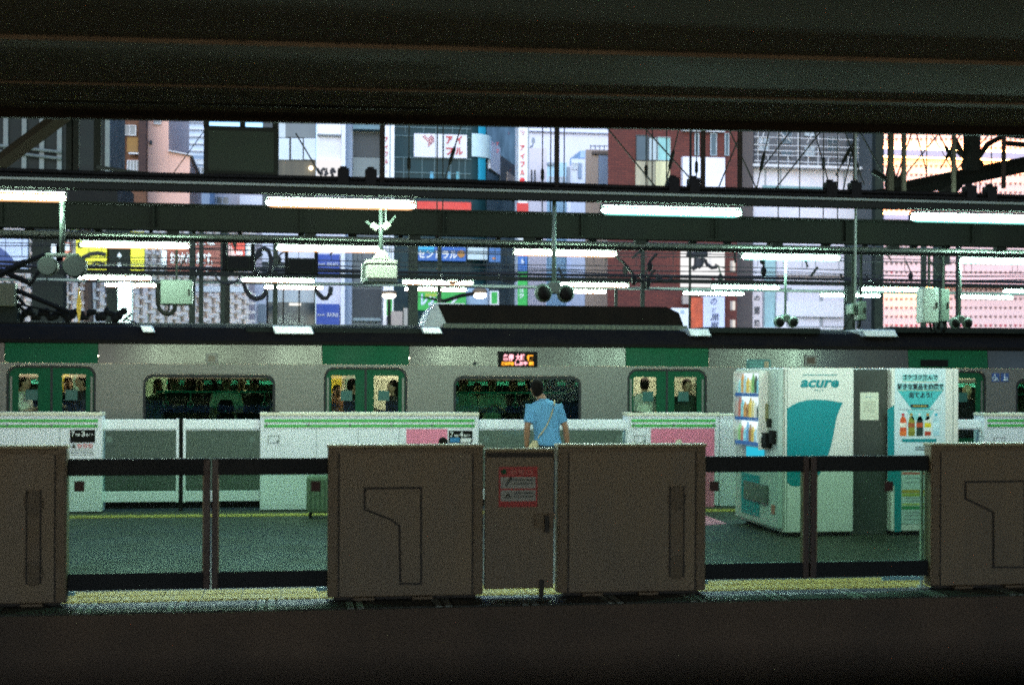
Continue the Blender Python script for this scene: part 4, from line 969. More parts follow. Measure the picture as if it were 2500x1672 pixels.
# glazed sliding doors of the brown gates
gs = 'dark railed glass doors of the near gates'
m_cyan = mat('cyan_guide', (.22, .50, .55), .4, var=0)
def near_door(x0, x1, e, stx, gx, label):
    Y = YN + .04; a, b = W(x0, 1270, Y).x, W(x1, 1270, Y).x; f = lambda y: W(480, y, Y).z
    t = thing('sliding_door', label, 'sliding door', ((a + b) / 2, Y, f(1437)), gs)
    MB().box(a, b, Y, Y + .05, f(1160), f(1119)).build('top_rail', m_navy, t, .005)
    MB().box(a, b, Y, Y + .05, f(1437), f(1396)).build('bottom_rail', m_navy, t, .005)
    MB().box(a, b, Y + .02, Y + .03, f(1396) + .001, f(1160) - .001).build('pane', m_gateglass, t)
    x = b if e > 0 else a
    MB().box(x - .05 * (e > 0), x + .05 * (e < 0), Y - .006, Y + .056, f(1438), f(1121)).build('stile', m_dbrown, t, .005)
    MB().box(x - e * .05 - .006, x - e * .05 + .004, Y - .009, Y + .05, f(1396), f(1160)).build('stile_edge', mat('bronze_edge', (.16, .12, .07), .4, .3, var=.1), t)
    p = W(stx, 1187, Y); MB().box(p.x - .037, p.x + .037, Y + .014, Y + .0185, p.z - .04, p.z + .04).build('sticker', mat('maroon_sticker', (.05, .014, .012), .6, var=.1), t)
    p = W(gx[0], 1444, Y).x, W(gx[1], 1444, Y).x; MB().box(p[0], p[1], Y + .01, Y + .05, f(1437) - .035, f(1437) - .008).build('guide', m_cyan, t)
near_door(163, 513, 1, 193, (165, 182), 'left leaf of the left glass gate door, meeting at the brown post')
near_door(517, 800, -1, 771, (772, 800), 'right leaf of the left glass gate door, beside the seven shaped cover')
near_door(1723, 1975, 1, 1745, (1724, 1730), 'left leaf of the right glass gate door in front of the drink machine')
near_door(1979, 2272, -1, 2172, (2158, 2256), 'right leaf of the right glass gate door with poster behind')

# ================================================================== DRINK MACHINES
YV = 14.85
XF = W(1912, 1308, YV).x; XE = W(2083, 1308, YV).x; YE = WX(1806, 1280, XF).y; zvt = W(1990, 898, YV).z
print('VM', XF, XE, YE, zvt)
vm = thing('vending_machine', 'white drink machine with a teal shape on its side and lit display facing left', 'vending machine', ((XF + XE) / 2, (YV + YE) / 2, .004))
MB().box(XF, XE, YV, YE, .05, zvt).build('cabinet', m_vwhite, vm, .012)
MB().box(XF + .06, XE - .04, YV + .04, YE - .04, .004, .049).build('plinth', m_black, vm)
MB().box(XF - .06, XF - .002, YV + .004, YE - .004, .09, zvt - .005).build('front_door', mat('vending_front', (.42, .48, .43), .35, var=.06), vm, .012)
for xx in (1915, 1921): MB().box(W(xx, 1000, YV).x, W(xx, 1000, YV).x + .006, YV - .002, YV - .0005, .06, zvt - .02).build('panel_seam', m_spk, vm)
pts = [(1921, 998), (1932, 990), (1948, 982), (1970, 976.5), (1992, 975), (2020, 976.5), (2058, 983), (2048, 1002), (2041, 1025), (2035, 1060), (2027, 1095), (2015, 1128), (2000, 1158), (1985, 1172), (1965, 1183), (1945, 1187), (1930, 1185), (1921, 1176)]
plate('teal_shape', [ZX(x, y, YV) for x, y in pts], [], YV - .003, .0025, m_teal, vm)
ptext('acure', 1954, 927, 2048, 946, YV - .001, m_teal, vm, bold=.035, shear=.25); ptext('アキュア', 1987, 950, 2010, 956, YV - .001, m_teal, vm)
g = MB(); dash_lines(g, 1960, 914, 2045, 920, YV, 1, 9); g.build('small_print', m_teal, vm)
XD = XF - .06
def fy(px): return WX(px, 1050, XD).y
def fz(px, py): return WX(px, py, XD).z
ya, yb = fy(1872), fy(1812)           # near and far side of the lit display
zt_d, zb_d = fz(1840, 911), fz(1840, 1088)
m_disp = glow('display_light', (.80, .95, 1.0), 1.5)
MB().box(XD - .005, XD - .001, ya, yb, zb_d, zt_d).build('display_panel', m_disp, vm)
b = MB()
for y0_, y1_ in ((ya - .03, ya - .001), (yb + .001, yb + .03)): b.box(XD - .10, XD - .001, y0_, y1_, zb_d - .02, zt_d + .02)
b.box(XD - .10, XD - .001, ya, yb, zt_d + .001, zt_d + .025)
b.build('display_frame', m_vwhite, vm)
m_pblue = glow('price_strip_blue', (.06, .20, .55), .7)
dcol = ['#9fe0ea', '#7fcbe0', '#8fc47a', '#f2eee6', '#e8c060', '#e0a060', '#6fa8d8', '#d07868', '#4a5a52', '#eee0a8', '#bcdcea', '#a87a56']
for r in range(3):
    zr0 = zt_d - (r + 1) * (zt_d - zb_d) / 3
    MB().box(XD - .085, XD - .006, ya + .05, yb, zr0 + .012, zr0 + .048).build('price_strip', m_pblue, vm)
    for k in range(9):
        y = yb - .06 - k * (yb - ya - .11) / 8; hb_ = .15 + .07 * ((k * 7 + r * 3) % 4) / 3
        h = dcol[(k * 5 + r * 7 + k // 3) % len(dcol)]
        m_b = mat('drink_' + h[1:], h, .35, var=.25, scale=18, emit=h, es=.35)
        MB().loft([((XD - .045, y, zr0 + .052), .022, .034), ((XD - .045, y, zr0 + .052 + hb_ * .72), .022, .034), ((XD - .045, y, zr0 + .052 + hb_ * .9), .010, .014), ((XD - .045, y, zr0 + .052 + hb_), .010, .014)], 10).build('drink', m_b, vm, smooth=False)
MB().box(XD - .102, XD - .099, ya, yb, zb_d, zt_d).build('display_glass', glass('display_glass', (.95, .97, .97)), vm)
MB().box(XD - .03, XD - .001, fy(1876), fy(1858), fz(1865, 1028), fz(1865, 984)).build('menu_panel', mat('olive_panel', (.22, .21, .09), .5, var=.2), vm, .006)
MB().box(XD - .02, XD - .001, fy(1866), fy(1826), fz(1845, 1118), fz(1845, 1092)).build('lower_banner', glow('banner_cyan', (.03, .55, .75), .9), vm)
MB().box(XD - .075, XD - .001, fy(1885), fy(1868), fz(1878, 1092), fz(1878, 1056)).build('card_reader', m_black, vm, .012)
MB().box(XD - .080, XD - .0755, fy(1876), fy(1872), fz(1874, 1068), fz(1874, 1059)).build('reader_light', m_wpaint, vm)
MB().box(XD - .05, XD - .001, fy(1896), fy(1887), fz(1890, 1082), fz(1890, 1050)).build('coin_slot', m_black, vm, .006)
MB().box(XD - .04, XD - .001, fy(1884), fy(1879), fz(1882, 1043), fz(1882, 1022)).build('bill_slot', m_dsteel, vm, .004)
MB().box(XD - .008, XD - .001, fy(1855), fy(1812), .16, fz(1835, 1157)).build('teal_shape', m_teal, vm)
MB().box(XD - .03, XD - .009, fy(1877), fy(1821), fz(1850, 1224), fz(1850, 1178)).build('dispenser_flap', mat('dull_flap', (.10, .12, .10), .3, var=.3, scale=6), vm, .01)
MB().box(XD - .008, XD - .001, fy(1893), fy(1885), fz(1889, 1255), fz(1889, 1232)).build('red_label', mat('faded_red', (.4, .14, .1), .6, var=.2), vm)
p = W(1853, 890, YE - .3)
ms = thing('small_sign', 'small teal display sign with rounded corners standing on the drink machine', 'sign', (W(1853, 905, YE - .25).x, YE - .25, zvt))
Ys = YE - .3; a, b, c, d = rect(1825, 877, 1882, 906, Ys)
plate('panel', rrect(a, b, c, d, .02), [], Ys, .05, mat('sign_teal_dark', (.03, .13, .12), .4, var=.15), ms)
g = MB(); dash_lines(g, 1831, 883, 1862, 900, Ys, 2, 12); g.build('small_print', mat('sign_print_teal', (.10, .30, .26), .5, var=0), ms); pbox('picture', 1866, 882, 1877, 900, Ys - .003, .002, mat('sign_picture', (.25, .2, .12), .5, var=.4, scale=60), ms)
MB().box((a + b) / 2 - .03, (a + b) / 2 + .03, Ys + .01, Ys + .04, zvt + .001, max(c, zvt + .01)).build('stand', m_black, ms)
XC = W(2166, 1300, YV + .1).x
cbn = thing('recycling_cabinet', 'dark grey cabinet with a white paper notice between the two drink machines', 'cabinet', ((XE + XC) / 2, YV + .5, .004))
MB().box(XE + .006, XC - .006, YV + .1, YE, .004, zvt - .01).build('body', mat('cabinet_dark', (.040, .045, .036), .5, var=.15), cbn, .01)
nt2 = pbox('paper_notice', 2100, 958, 2145, 1025, YV + .095, .004, mat('cream_paper', (.66, .65, .50), .6, var=.05), cbn)
g = MB(); dash_lines(g, 2108, 980, 2137, 1010, YV + .094, 6, 20, .3); dash_lines(g, 2124, 1015, 2138, 1018, YV + .094, 1, 21); g.build('small_print', mat('paper_print', (.42, .42, .32), .6, var=0), nt2)
g = MB(); dash_lines(g, 2113, 968, 2128, 972, YV + .094, 1, 22); g.build('heading', mat('paper_heading', (.2, .35, .42), .6, var=0), nt2)
X2a, X2b = XC, W(2339, 1300, YV).x
v2 = thing('vending_machine', 'white drink machine with a bottle lottery poster, right of the dark cabinet', 'vending machine', ((X2a + X2b) / 2, YV + .5, .004))
MB().box(X2a, X2b, YV, YE, .05, zvt).build('cabinet', m_vwhite, v2, .012); MB().box(X2a + .04, X2b - .04, YV + .04, YE - .04, .004, .049).build('plinth', m_black, v2)
pts = [(2167, 999), (2183, 988), (2183, 1146), (2200, 1146), (2200, 1296), (2183, 1298), (2183, 1186), (2167, 1172)]
plate('teal_shape', [ZX(x, y, YV) for x, y in pts], [], YV - .003, .0025, m_teal, v2)
MB().box(W(2326, 1000, YV).x, W(2326, 1000, YV).x + .006, YV - .002, YV - .0005, .06, zvt - .02).build('panel_seam', m_spk, v2)
ps = pbox('poster', 2184, 899, 2308, 1145, YV - .005, .004, mat('poster_white', (.62, .72, .74), .45, var=.03), v2)
m_fun = mat('poster_turquoise', (.07, .45, .46), .45, var=.03); m_fun2 = mat('poster_turquoise_pale', (.27, .60, .60), .45, var=.03); m_ink = mat('poster_ink', (.015, .022, .03), .5, var=0); m_gold = mat('poster_gold', (.62, .45, .06), .5, var=0)
YP = YV - .0055
for nm, pp, m_ in (('funnel', ((2203, 914), (2289, 914), (2289, 931), (2203, 931)), m_fun2), ('funnel', ((2190, 952), (2303, 952), (2267, 1000), (2226, 1000)), m_fun), ('funnel', ((2212, 1001), (2281, 1001), (2266, 1025), (2229, 1025)), m_fun2), ('funnel', ((2190, 936), (2303, 936), (2303, 951.5), (2190, 951.5)), m_fun2)):
    plate(nm, [ZX(x, y, YV) for x, y in pp], [], YP - .001, .001, m_, ps)
for s_, x0_, x1_, y0_, y1_ in (('ゴクゴク飲んで', 2203, 2289, 914, 929), ('好きな賞品を抽選で', 2190, 2303, 936, 951), ('当てよう!', 2219, 2275, 957, 971)):
    ptext(s_, x0_, y0_, x1_, y1_, YP - .0015, m_ink, ps, bold=.03)
for x0_, x1_, y_ in ((2203, 2289, 932), (2190, 2303, 953.5)): pbox('gold_line', x0_, y_ - .8, x1_, y_, YP - .002, .0008, m_gold, ps)
pl = pbox('pill', 2223, 987, 2267, 995, YP - .0025, .001, m_ink, ps); g = MB(); dash_lines(g, 2229, 989.5, 2262, 993, YP - .002, 1, 31, .8); g.build('small_print', m_gold, ps)
g = MB(); dash_lines(g, 2194, 998.5, 2296, 1000, YP, 1, 33, .7); dash_lines(g, 2235, 1090, 2258, 1101, YP, 2, 35, .6); g.build('small_print', m_ink, ps)
pbox('teal_band', 2202, 1071, 2286, 1079, YP - .001, .001, m_teal, ps)
BOT = [(2204.5, '#b8202a', '#d8562a', '#f0e6d8', '#e0702f'), (2225, '#a9801e', '#8d8a30', '#a6542a', '#7d7a24'), (2245, '#dfe4e6', '#0f3128', '#c0502c', '#18332a'), (2265, '#b87a18', '#e4e4da', '#d8c41e', '#b03a24'), (2285.5, '#3fb4cf', '#b9d8e0', '#cfe6ea', '#a9cfda')]
for x_, ccap, cbody, clab, cbot in BOT:
    def mm(h): return mat('print_' + h[1:], h, .5, var=.12, scale=30)
    o1 = [(-7.5, 1064), (-8, 1058), (-8, 1030), (-6.5, 1022), (-3, 1016), (3, 1016), (6.5, 1022), (8, 1030), (8, 1058), (7.5, 1064)]
    bo = plate('bottle_picture', [ZX(x_ + dx, y_, YV) for dx, y_ in reversed(o1)], [], YP - .001, .001, mm(cbody), ps)
    for rr_, c_ in (((-3.2, 1009, 3.2, 1015), ccap), ((-7.8, 1032, 7.8, 1043), clab), ((-7.8, 1053, 7.8, 1063), cbot)): pbox('bottle_picture', x_ + rr_[0], rr_[1], x_ + rr_[2], rr_[3], YP - .002, .001, mm(c_), ps)
nt3 = pbox('notice', 2201, 1150, 2263, 1279, YV - .005, .004, mat('notice_pale', (.52, .60, .55), .5, var=.06), v2)
for y0_, y1_, c_ in ((1152, 1158, '#c2685a'), (1195, 1203, '#b59a3e'), (1204, 1211, '#a8b04c'), (1235, 1243, '#3c8a55'), (1228, 1233, '#b9c06a')): pbox('colour_band', 2202, y0_, 2262, y1_, YV - .0065, .001, flat(c_, .5), nt3)
g = MB(); 
for k, y_ in enumerate((1165, 1176, 1214, 1221, 1249, 1256, 1266)): dash_lines(g, 2210, y_, 2250, y_ + 4, YV - .004, 1, 40 + k, .7)
g.build('small_print', m_pgrey, nt3)
# suitcase by the white gates
px = W(787, 1200, 17.4).x
sc_ = thing('suitcase', 'grey green upright suitcase on the platform behind the left glass gate door', 'suitcase', (px, 17.4, .004))
m_case = mat('suitcase_shell', (.16, .21, .13), .4, var=.1)
MB().box(px - .19, px + .19, 17.4, 17.64, .07, .52).build('shell', m_case, sc_, .045)
for k in range(6): MB().box(px - .15 + k * .056, px - .13 + k * .056, 17.392, 17.402, .12, .47).build('rib', mat('suitcase_rib', (.10, .14, .09), .4, var=0), sc_, .002)
for sx in (-.14, .14): MB().tube([(px + sx - .02, 17.52, .04), (px + sx + .02, 17.52, .04)], .036, 12).build('wheel', m_black, sc_)
MB().tube([(px - .08, 17.60, .52), (px - .08, 17.60, .72), (px + .08, 17.60, .72), (px + .08, 17.60, .52)], .011, 8).build('handle', m_black, sc_)

# ================================================================== HANGING THINGS
# white camera box on its pole
Yb = Y1 + .38; q = W(930, 508, Yb)
wb = thing('camera_box', 'white camera box hanging on a pale pole below the nearest lamp row', 'camera box', (q.x, Yb, W(928, 686, Yb).z))
m_wb = mat('pale_box_paint', (.30, .32, .25), .45, var=.08); m_pole = mat('pale_pole_paint', (.055, .075, .062), .45, var=.15)
MB().tube([(q.x, Yb, W(930, 640, Yb).z), (q.x, Yb, Z1 + .07)], .018, 10).build('pole', m_pole, wb, smooth=True)
MB().tube([(q.x + .045, Yb, W(930, 560, Yb).z), (q.x + .045, Yb, Z1 + .07)], .008, 8).build('conduit', m_pole, wb)
f = lambda x, y: ZX(x, y, Yb)
MB().prism([f(906, 635), f(952, 635), f(938, 613), f(923, 613)], Yb - .09, Yb + .09).build('hood', m_wb, wb, .006)
MB().pbox(893, 634, 970, 644, Yb - .17, .34).build('lid', m_wb, wb, .006)
MB().pbox(895, 647, 970, 680, Yb - .165, .33).build('housing', m_wb, wb, .008)
MB().pbox(890, 681, 971, 688, Yb - .15, .32).build('base', m_spk, wb, .004)
MB().pbox(884, 645, 892, 686, Yb + .05, .2).build('side_bracket', m_pole, wb, .004)
for (xa, ya), (xb, yb2) in (((893, 541), (906, 549)), ((966, 528), (952, 545))): MB().tube([W(xa, ya, Yb), W(xb, yb2, Yb)], .012, 6).build('stay', m_pole, wb)
for (xa, ya), (xb, yb2) in (((907, 548), (922, 559)), ((950, 546), (936, 558))): MB().tube([W(xa, ya, Yb), W(xb, yb2, Yb)], .030, 10).build('clamp', m_wb, wb)
# twin loudspeakers
gsp = 'twin horn loudspeakers on poles'
def twin(px, py, Y, w, h, top_py, pole_r, label, m_p):
    c = W(px, py, Y); s = w * c.y / FPX * 1.02
    t = thing('twin_loudspeaker', label, 'loudspeaker', (c.x, Y, c.z - h * Y / FPX / 2), gsp)
    MB().tube([(c.x, Y, c.z + .02), (c.x, Y, W(px, top_py, Y).z)], pole_r, 10).build('pole', m_p, t, smooth=True)
    hh = h * Y / FPX
    MB().prism([(c.x - s * .30, c.z + hh * .05), (c.x - s * .10, c.z + hh * .45), (c.x + s * .10, c.z + hh * .45), (c.x + s * .30, c.z + hh * .05), (c.x + s * .18, c.z - hh * .1), (c.x - s * .18, c.z - hh * .1)], Y - .06, Y + .06).build('mount', m_spk, t, .012)
    for e in (-1, 1):
        R = Matrix.Rotation(e * .35, 3, 'Y')
        MB().ball((c.x + e * s * .30, Y - .03, c.z - hh * .08), s * .235, s * .20, hh * .42, 18, 12, R).build('horn', m_spk, t, smooth=True)
        MB().ball((c.x + e * s * .30, Y - .03 - s * .14, c.z - hh * .1), s * .18, s * .09, hh * .33, 16, 8, R).build('horn_mouth', m_black, t, smooth=True)
twin(1352, 712, Y1 + .1, 92, 56, 492, .020, 'large dark twin loudspeaker hanging in the centre on a pole', m_spk)
twin(1917, 783, Y2 + .06, 60, 36, 604, .016, 'small twin loudspeaker hanging before the white billboard', m_spk)
twin(2343, 786, Y2 + .06, 58, 36, 604, .018, 'small twin loudspeaker hanging in front of the pink facade', m_spk)
for c_, (pxs) in ((1917, 0), (2343, 0)):
    pass
# twin round discs at the left
Yq = Y1 + .2; c = W(152, 622, Yq)
td = thing('twin_loudspeaker', 'pair of round green loudspeakers on a pale T shaped pole at the left', 'loudspeaker', (c.x, Yq, W(152, 680, Yq).z), gsp)
MB().tube([(c.x, Yq, c.z), (c.x, Yq, Z1 + .07)], .024, 10).build('pole', m_pole, td, smooth=True)
a, b, z0, z1 = rect(112, 619, 193, 627, Yq); MB().box(a, b, Yq - .03, Yq + .03, z0, z1).build('crossbar', m_pole, td, .005)
for px_, r in ((117, .085), (183, .10)):
    q = W(px_, 650, Yq); MB().tube([(q.x, Yq - .05, q.z), (q.x, Yq - .03, q.z), (q.x, Yq + .06, q.z), (q.x, Yq + .10, q.z)], [r * .9, r, r, r * .5], 24).build('horn', mat('dull_green_speaker', (.009, .018, .013), .6, var=.2), td, .0)
    MB().box(q.x - .015, q.x + .015, Yq - .01, Yq + .01, q.z + r * .9, z0 - .001).build('bracket', m_spk, td)
# boxes hung over the far platform
def cabinet(x0, y0, x1, y1, Y, label, m_, cables=(), top=None):
    a, b, c, d = rect(x0, y0, x1, y1, Y); t = thing('switch_box', label, 'switch box', ((a + b) / 2, Y, c), 'grey switch boxes hung over the platforms')
    MB().box(a, b, Y, Y + .22, c, d).build('box', m_, t, .015)
    plate('lid', rrect(a + .015, b - .015, c + .015, d - .015, .012), [], Y - .012, .011, m_, t)
    MB().box(b - .05, b - .03, Y - .03, Y - .0125, (c + d) / 2 - .04, (c + d) / 2 + .04).build('catch', m_dsteel, t)
    if top: MB().box((a + b) / 2 - .014, (a + b) / 2 + .014, Y + .05, Y + .08, d + .001, W(x0, top, Y).z).build('hanger', m_dsteel, t)
    for pts, r in cables: MB().tube([W(x, y, Y + .05) for x, y in pts], r, 8).build('cable', m_black, t, smooth=True)
m_gb = mat('grey_green_box', (.085, .12, .09), .5, var=.12)
loop = [(386, 690), (385, 715), (386, 742), (390, 755), (399, 764), (411, 767), (420, 764), (426, 756), (428, 744)]
cabinet(391, 683, 469, 744, 19.0, 'large grey green box with a looping cable at the left, below the lamp', m_gb, [(loop, .030), ([(413, 744), (412, 757), (405, 762)], .014)], 600)
cabinet(2253, 702, 2292, 788, Y2 + .3, 'tall pale metal box with cables at the right, left one of two', m_ltsteel, [([(2270, 788), (2272, 800), (2276, 810)], .018), ([(2278, 788), (2282, 802), (2284, 812)], .018)], 604)
cabinet(2295, 705, 2319, 786, Y2 + .5, 'narrow green metal box right behind the tall pale one', m_gb, [([(2293, 760), (2292, 790), (2290, 804)], .022), ([(2306, 786), (2308, 800), (2300, 812)], .03)], 604)
cabinet(2096, 735, 2116, 782, Y2 + .6, 'small grey green switch box under the lamp near the pink facade', m_gb, [([(2100, 782), (2098, 795), (2094, 802)], .02)], 604)
cabinet(2080, 741, 2092, 767, Y2 + .6, 'tiny grey switch box left of the small one', m_gb, [([(2082, 766), (2070, 785), (2058, 806)], .01), ([(2083, 767), (2083, 800)], .012)], 604)
for x0, y0, x1, y1, lb, lit in ((552, 624, 612, 660, 'dark hanging display box left of the black cable loop', 0), (704, 630, 768, 668, 'dark hanging display box below the second lamp row, left of the blue sign', 1)):
    a, b, c, d = rect(x0, y0, x1, y1, 24.0); t = thing('display_box', lb, 'display box', ((a + b) / 2, 24, c))
    MB().box(a, b, 24, 24.3, c, d).build('box', m_dsteel, t, .012); MB().box(a - .06, a - .001, 23.98, 24.32, c, W(650, 596, 24).z).build('bracket', m_black, t); MB().box(b + .001, b + .06, 23.98, 24.32, c, W(650, 596, 24).z).build('bracket', m_black, t)
    MB().box(a + .03, b - .03, 23.99, 23.999, c + .03, d - .03).build('face', m_black, t)
for pts, lb in (([(640, 618), (625, 628), (618, 645), (622, 662), (630, 668)], 'black cable loop left of the white building, upper left part'), ([(622, 632), (632, 612), (645, 606), (656, 612), (662, 630), (661, 655), (655, 668)], 'black arched cable loop beside the dark display box'),
                ([(595, 690), (600, 708), (612, 724), (626, 730), (640, 726), (648, 716), (650, 706)], 'black cable loop hanging below the lamps at the left'), ([(770, 700), (776, 716), (788, 728), (798, 728), (806, 718), (808, 700)], 'black cable loop hanging in front of the white wall above the blue sign')):
    o = MB().tube([W(x, y, 26.4) for x, y in pts], .045, 8).build('cable_loop', m_cable, None, smooth=True); tag(o, lb, 'cable loop', 'black cable loops')
# posts over the far platform
gp = 'steel posts of the far platform'
for px, w, Y, pt, lb, m_ in ((469, .06, 29.6, 560, 'dark steel post at the left end of the brown hiragana sign', m_dsteel), (491, .045, 29.6, 560, 'slim dark post crossing the brown hiragana sign', m_dsteel), (547, .075, 29.6, 560, 'dark post between the brown sign and the red poster', m_dsteel), (555, .05, 28.6, 690, 'dark post in front of the right half of the white lattice', m_black),
        (672, .05, 29.6, 580, 'slim dark post at the left side of the white building', m_dsteel), (1009, .10, 29.6, 570, 'dark post at the left end of the blue katakana sign', m_dsteel), (1073, .04, 29.6, 570, 'slim post crossing the blue katakana sign', m_dsteel), (1570, .04, 29.6, 590, 'slim dark post in front of the brick building', m_dsteel), (1685, .022, 28.2, 300, 'thin tall post crossing the white sign with the black brush stroke', m_black),
        (2079, .10, 29.6, 590, 'thick green post left of the pink facade', m_dsteel), (2146, .11, 34, 200, 'dark post along the left edge of the pink facade', m_dsteel), (2257, .05, 29.6, 590, 'post in front of the pink facade, left of two', m_dsteel), (2297, .10, 29.6, 590, 'post in front of the pink facade with a box on it', m_dsteel), (2341, .04, 29.6, 600, 'slim post in front of the pink facade, right', m_dsteel), (1505, .03, 29.6, 690, 'slim pale post in front of the brick building', m_dsteel)):
    x = W(px, 700, Y).x; o = MB().box(x - w, x + w, Y, Y + w * 2, -1.25 if Y > 31.5 else -.02, W(px, pt, Y).z).build('steel_post', m_, None, .004); tag(o, lb, 'post', gp)
x = W(308, 750, 28.4).x; o = MB().box(x - .16, x + .10, 28.4, 28.7, -1.0, W(308, 688, 28.4).z); o.build('white_post', m_wpaint) if False else tag(o.build('white_post', mat('lit_white_post', (.75, .8, .78), .5, var=.05), None, .01), 'bright white post below the third lamp row at the left', 'post')
x, z = ZX(193, 745, 23.6); o = MB().prism([(x, W(193, 700, 23.6).z), (x + .04, z), (x, W(193, 798, 23.6).z), (x - .04, z)], 23.58, 23.62).build('marker', mat('marker_yellow', (.75, .46, .03), .5, var=.1)); tag(o, 'slim yellow lozenge marker beside the pantograph at the left', 'marker')
b = MB().pbox(2300, 612, 2320, 646, 29.5, .3); tag(b.build('post_box', m_dsteel, None, .01), 'dark box fixed on the post in front of the pink facade', 'box')

MB().box(-14, 20, 24.02, 24.26, W(1250, 603, 24).z, W(1250, 590, 24).z).build('support_beam', m_dsteel, tg)
x = W(2088, 620, Y1 + .2).x; o = MB().tube([(x, Y1 + .2, W(2088, 742, Y1 + .2).z), (x, Y1 + .2, roofz(x) - .001)], .011, 8).build('hanger_rod', mat('pale_rod', (.16, .21, .17), .5, var=.1)); tag(o, 'slim pale green pole running down past the tubes to the small grey boxes', 'rod')
# ================================================================== CITY BEHIND
GZ = -1.25
def bld(label, x0, x1, ytop, Y, m, depth=10, name='building', cat='building'):
    a, b = W(x0, 500, Y).x, W(x1, 500, Y).x; zt = W((x0 + x1) / 2, ytop, Y).z
    t = thing(name, label, cat, ((a + b) / 2, Y, GZ))
    a2, b2 = W(x0, 500, Y + depth).x, W(x1, 500, Y + depth).x; k = (b2 - a2) * .04
    if x0 < 707: a2 = max(a2, a)
    b2 = max(b2, a2 + 1)
    q = [(a, Y), (b, Y), (b2 - k, Y + depth), (a2 + k, Y + depth)]
    MB().add([(u, v, z) for z in (GZ, zt) for u, v in q], [(0, 3, 2, 1), (4, 5, 6, 7), (0, 1, 5, 4), (1, 2, 6, 5), (2, 3, 7, 6), (3, 0, 4, 7)]).build('wall', m, t); t['Y'] = Y
    return t
def panel(t, x0, y0, x1, y1, m, d=.12, name='panel'): return pbox(name, x0, y0, x1, y1, t['Y'] - d, d - .003, m, t)
m_win = mat('far_window_glass', (.05, .075, .085), .12, var=.3, scale=.8)
m_winl = mat('pale_window_glass', (.38, .45, .48), .2, var=.15, scale=.8)
m_frame = mat('white_frame', (.62, .64, .66), .5, var=.05)
def window(t, x0, y0, x1, y1, n=1, m=None, fr=None, d=.10, fw=1.6, rows=1):
    Y = t['Y']; a, b, c, e = rect(x0, y0, x1, y1, Y); w = fw * Y / FPX
    cells = []; pw = (b - a - w) / n; ph = (e - c - w) / rows
    for i in range(n):
        for j in range(rows): cells.append([(a + w + i * pw, c + w + j * ph), (a + (i + 1) * pw, c + w + j * ph), (a + (i + 1) * pw, c + (j + 1) * ph), (a + w + i * pw, c + (j + 1) * ph)])
    f = plate('window', [(a, c), (b, c), (b, e), (a, e)], cells, Y - d, d - .003, fr or m_frame, t)
    for cl in cells: MB().box(cl[0][0], cl[1][0], Y - d * .45, Y - d * .4, cl[0][1], cl[2][1]).build('pane', m or m_win, f)
    return f
def grain(name, h, r=.85, v=.10, s=.6): return mat(name, h, r, var=v, scale=s)
w_white = grain('render_white', '#d4d4dc'); w_grey = grain('render_grey', '#8d959b'); w_dgrey = grain('render_dark_grey', '#4b5052'); w_pinkish = grain('render_pink_beige', '#e0b4a4'); w_beige = grain('render_beige', '#a79a90')
w_brown = brickmat('brown_tiles', lin('#7a5038'), lin('#64442f'), lin('#4c3626')); w_brick = brickmat('red_brick', lin('#6a342a'), lin('#582c25'), lin('#44221e')); w_teal = mat('teal_curtain_glass', lin('#16353a'), .35, spec=.15, var=.25, scale=.7)
w_lblue = grain('pale_blue_tower', '#b9c9dc'); m_line = mat('pale_joint', lin('#4d7076'), .4, var=0); m_cyan2 = mat('cyan_highlight', lin('#2796b4'), .25, var=.1, scale=.5)

# white lattice building at the left: a wall of posts and short bars, each piece its own part
P0, P1 = W(-40, 700, 40.0), W(612, 700, 46.5)
dv = (P1 - P0); dv.z = 0; Ll = dv.length; dv.normalize(); nv = Vector((dv.y, -dv.x, 0))
lt = thing('lattice_building', 'shop building wrapped in a white lattice of posts and short bars', 'building', (P0.x, P0.y, GZ))
zl1 = W(300, 560, 48).z
pv_ = [P0, P1, P1 - nv * 8, P0 - nv * 8]
m_latw = mat('lattice_white', (.86, .74, .66), .6, var=.06); m_latb = mat('lattice_back', lin('#2a3432'), .4, var=.7, scale=.9)
b = MB(); b.add([(p.x, p.y, z) for z in (GZ, zl1) for p in [q - nv * .6 for q in pv_]], [(0, 1, 2, 3), (4, 7, 6, 5), (0, 4, 5, 1), (1, 5, 6, 2), (2, 6, 7, 3), (3, 7, 4, 0)]).build('wall', m_latb, lt)
def shared(name, me, parent, loc): o = bpy.data.objects.new(name, me); COL.objects.link(o); o.parent = parent; o.location = loc; o['_o'] = parent['_o']; return o
ang = math.atan2(dv.y, dv.x)
def rotbox(w, d, h, name, m):
    me = bpy.data.meshes.new(name); b = MB().box(-w / 2, w / 2, -d / 2, d / 2, 0, h).xf(Matrix.Rotation(ang, 4, 'Z')); me.from_pydata(b.v, [], b.f); me.materials.append(m); me.update(); return me
zlo = W(300, 812, 44).z; zhi = W(300, 688, 44).z
NP = 62; sp = Ll / NP; nr = 5; rs_ = (zhi - zlo) / nr
pm = rotbox(.17, .16, zhi - zlo, 'post', m_latw); hm = rotbox(sp * 1.55, .08, .075, 'bar', m_latw)
for i in range(NP):
    if i % 2 == 0: q = P0 + dv * (i + .5) * sp - Vector(lt['_o']); q.z = zlo - GZ; shared('lattice_post', pm, lt, q)
    for j in range(nr):
        q2 = P0 + dv * ((i + .5) * sp) + nv * .14 - Vector(lt['_o']); q2.z = zlo - GZ + .10 + (j + (.5 if (i // 2) % 2 else 0)) * rs_ + .03 * math.sin(i * 3.1 + j)
        if (i + j) % 2 == 0 or i > 40: shared('lattice_bar', hm, lt, q2)
ub = MB()
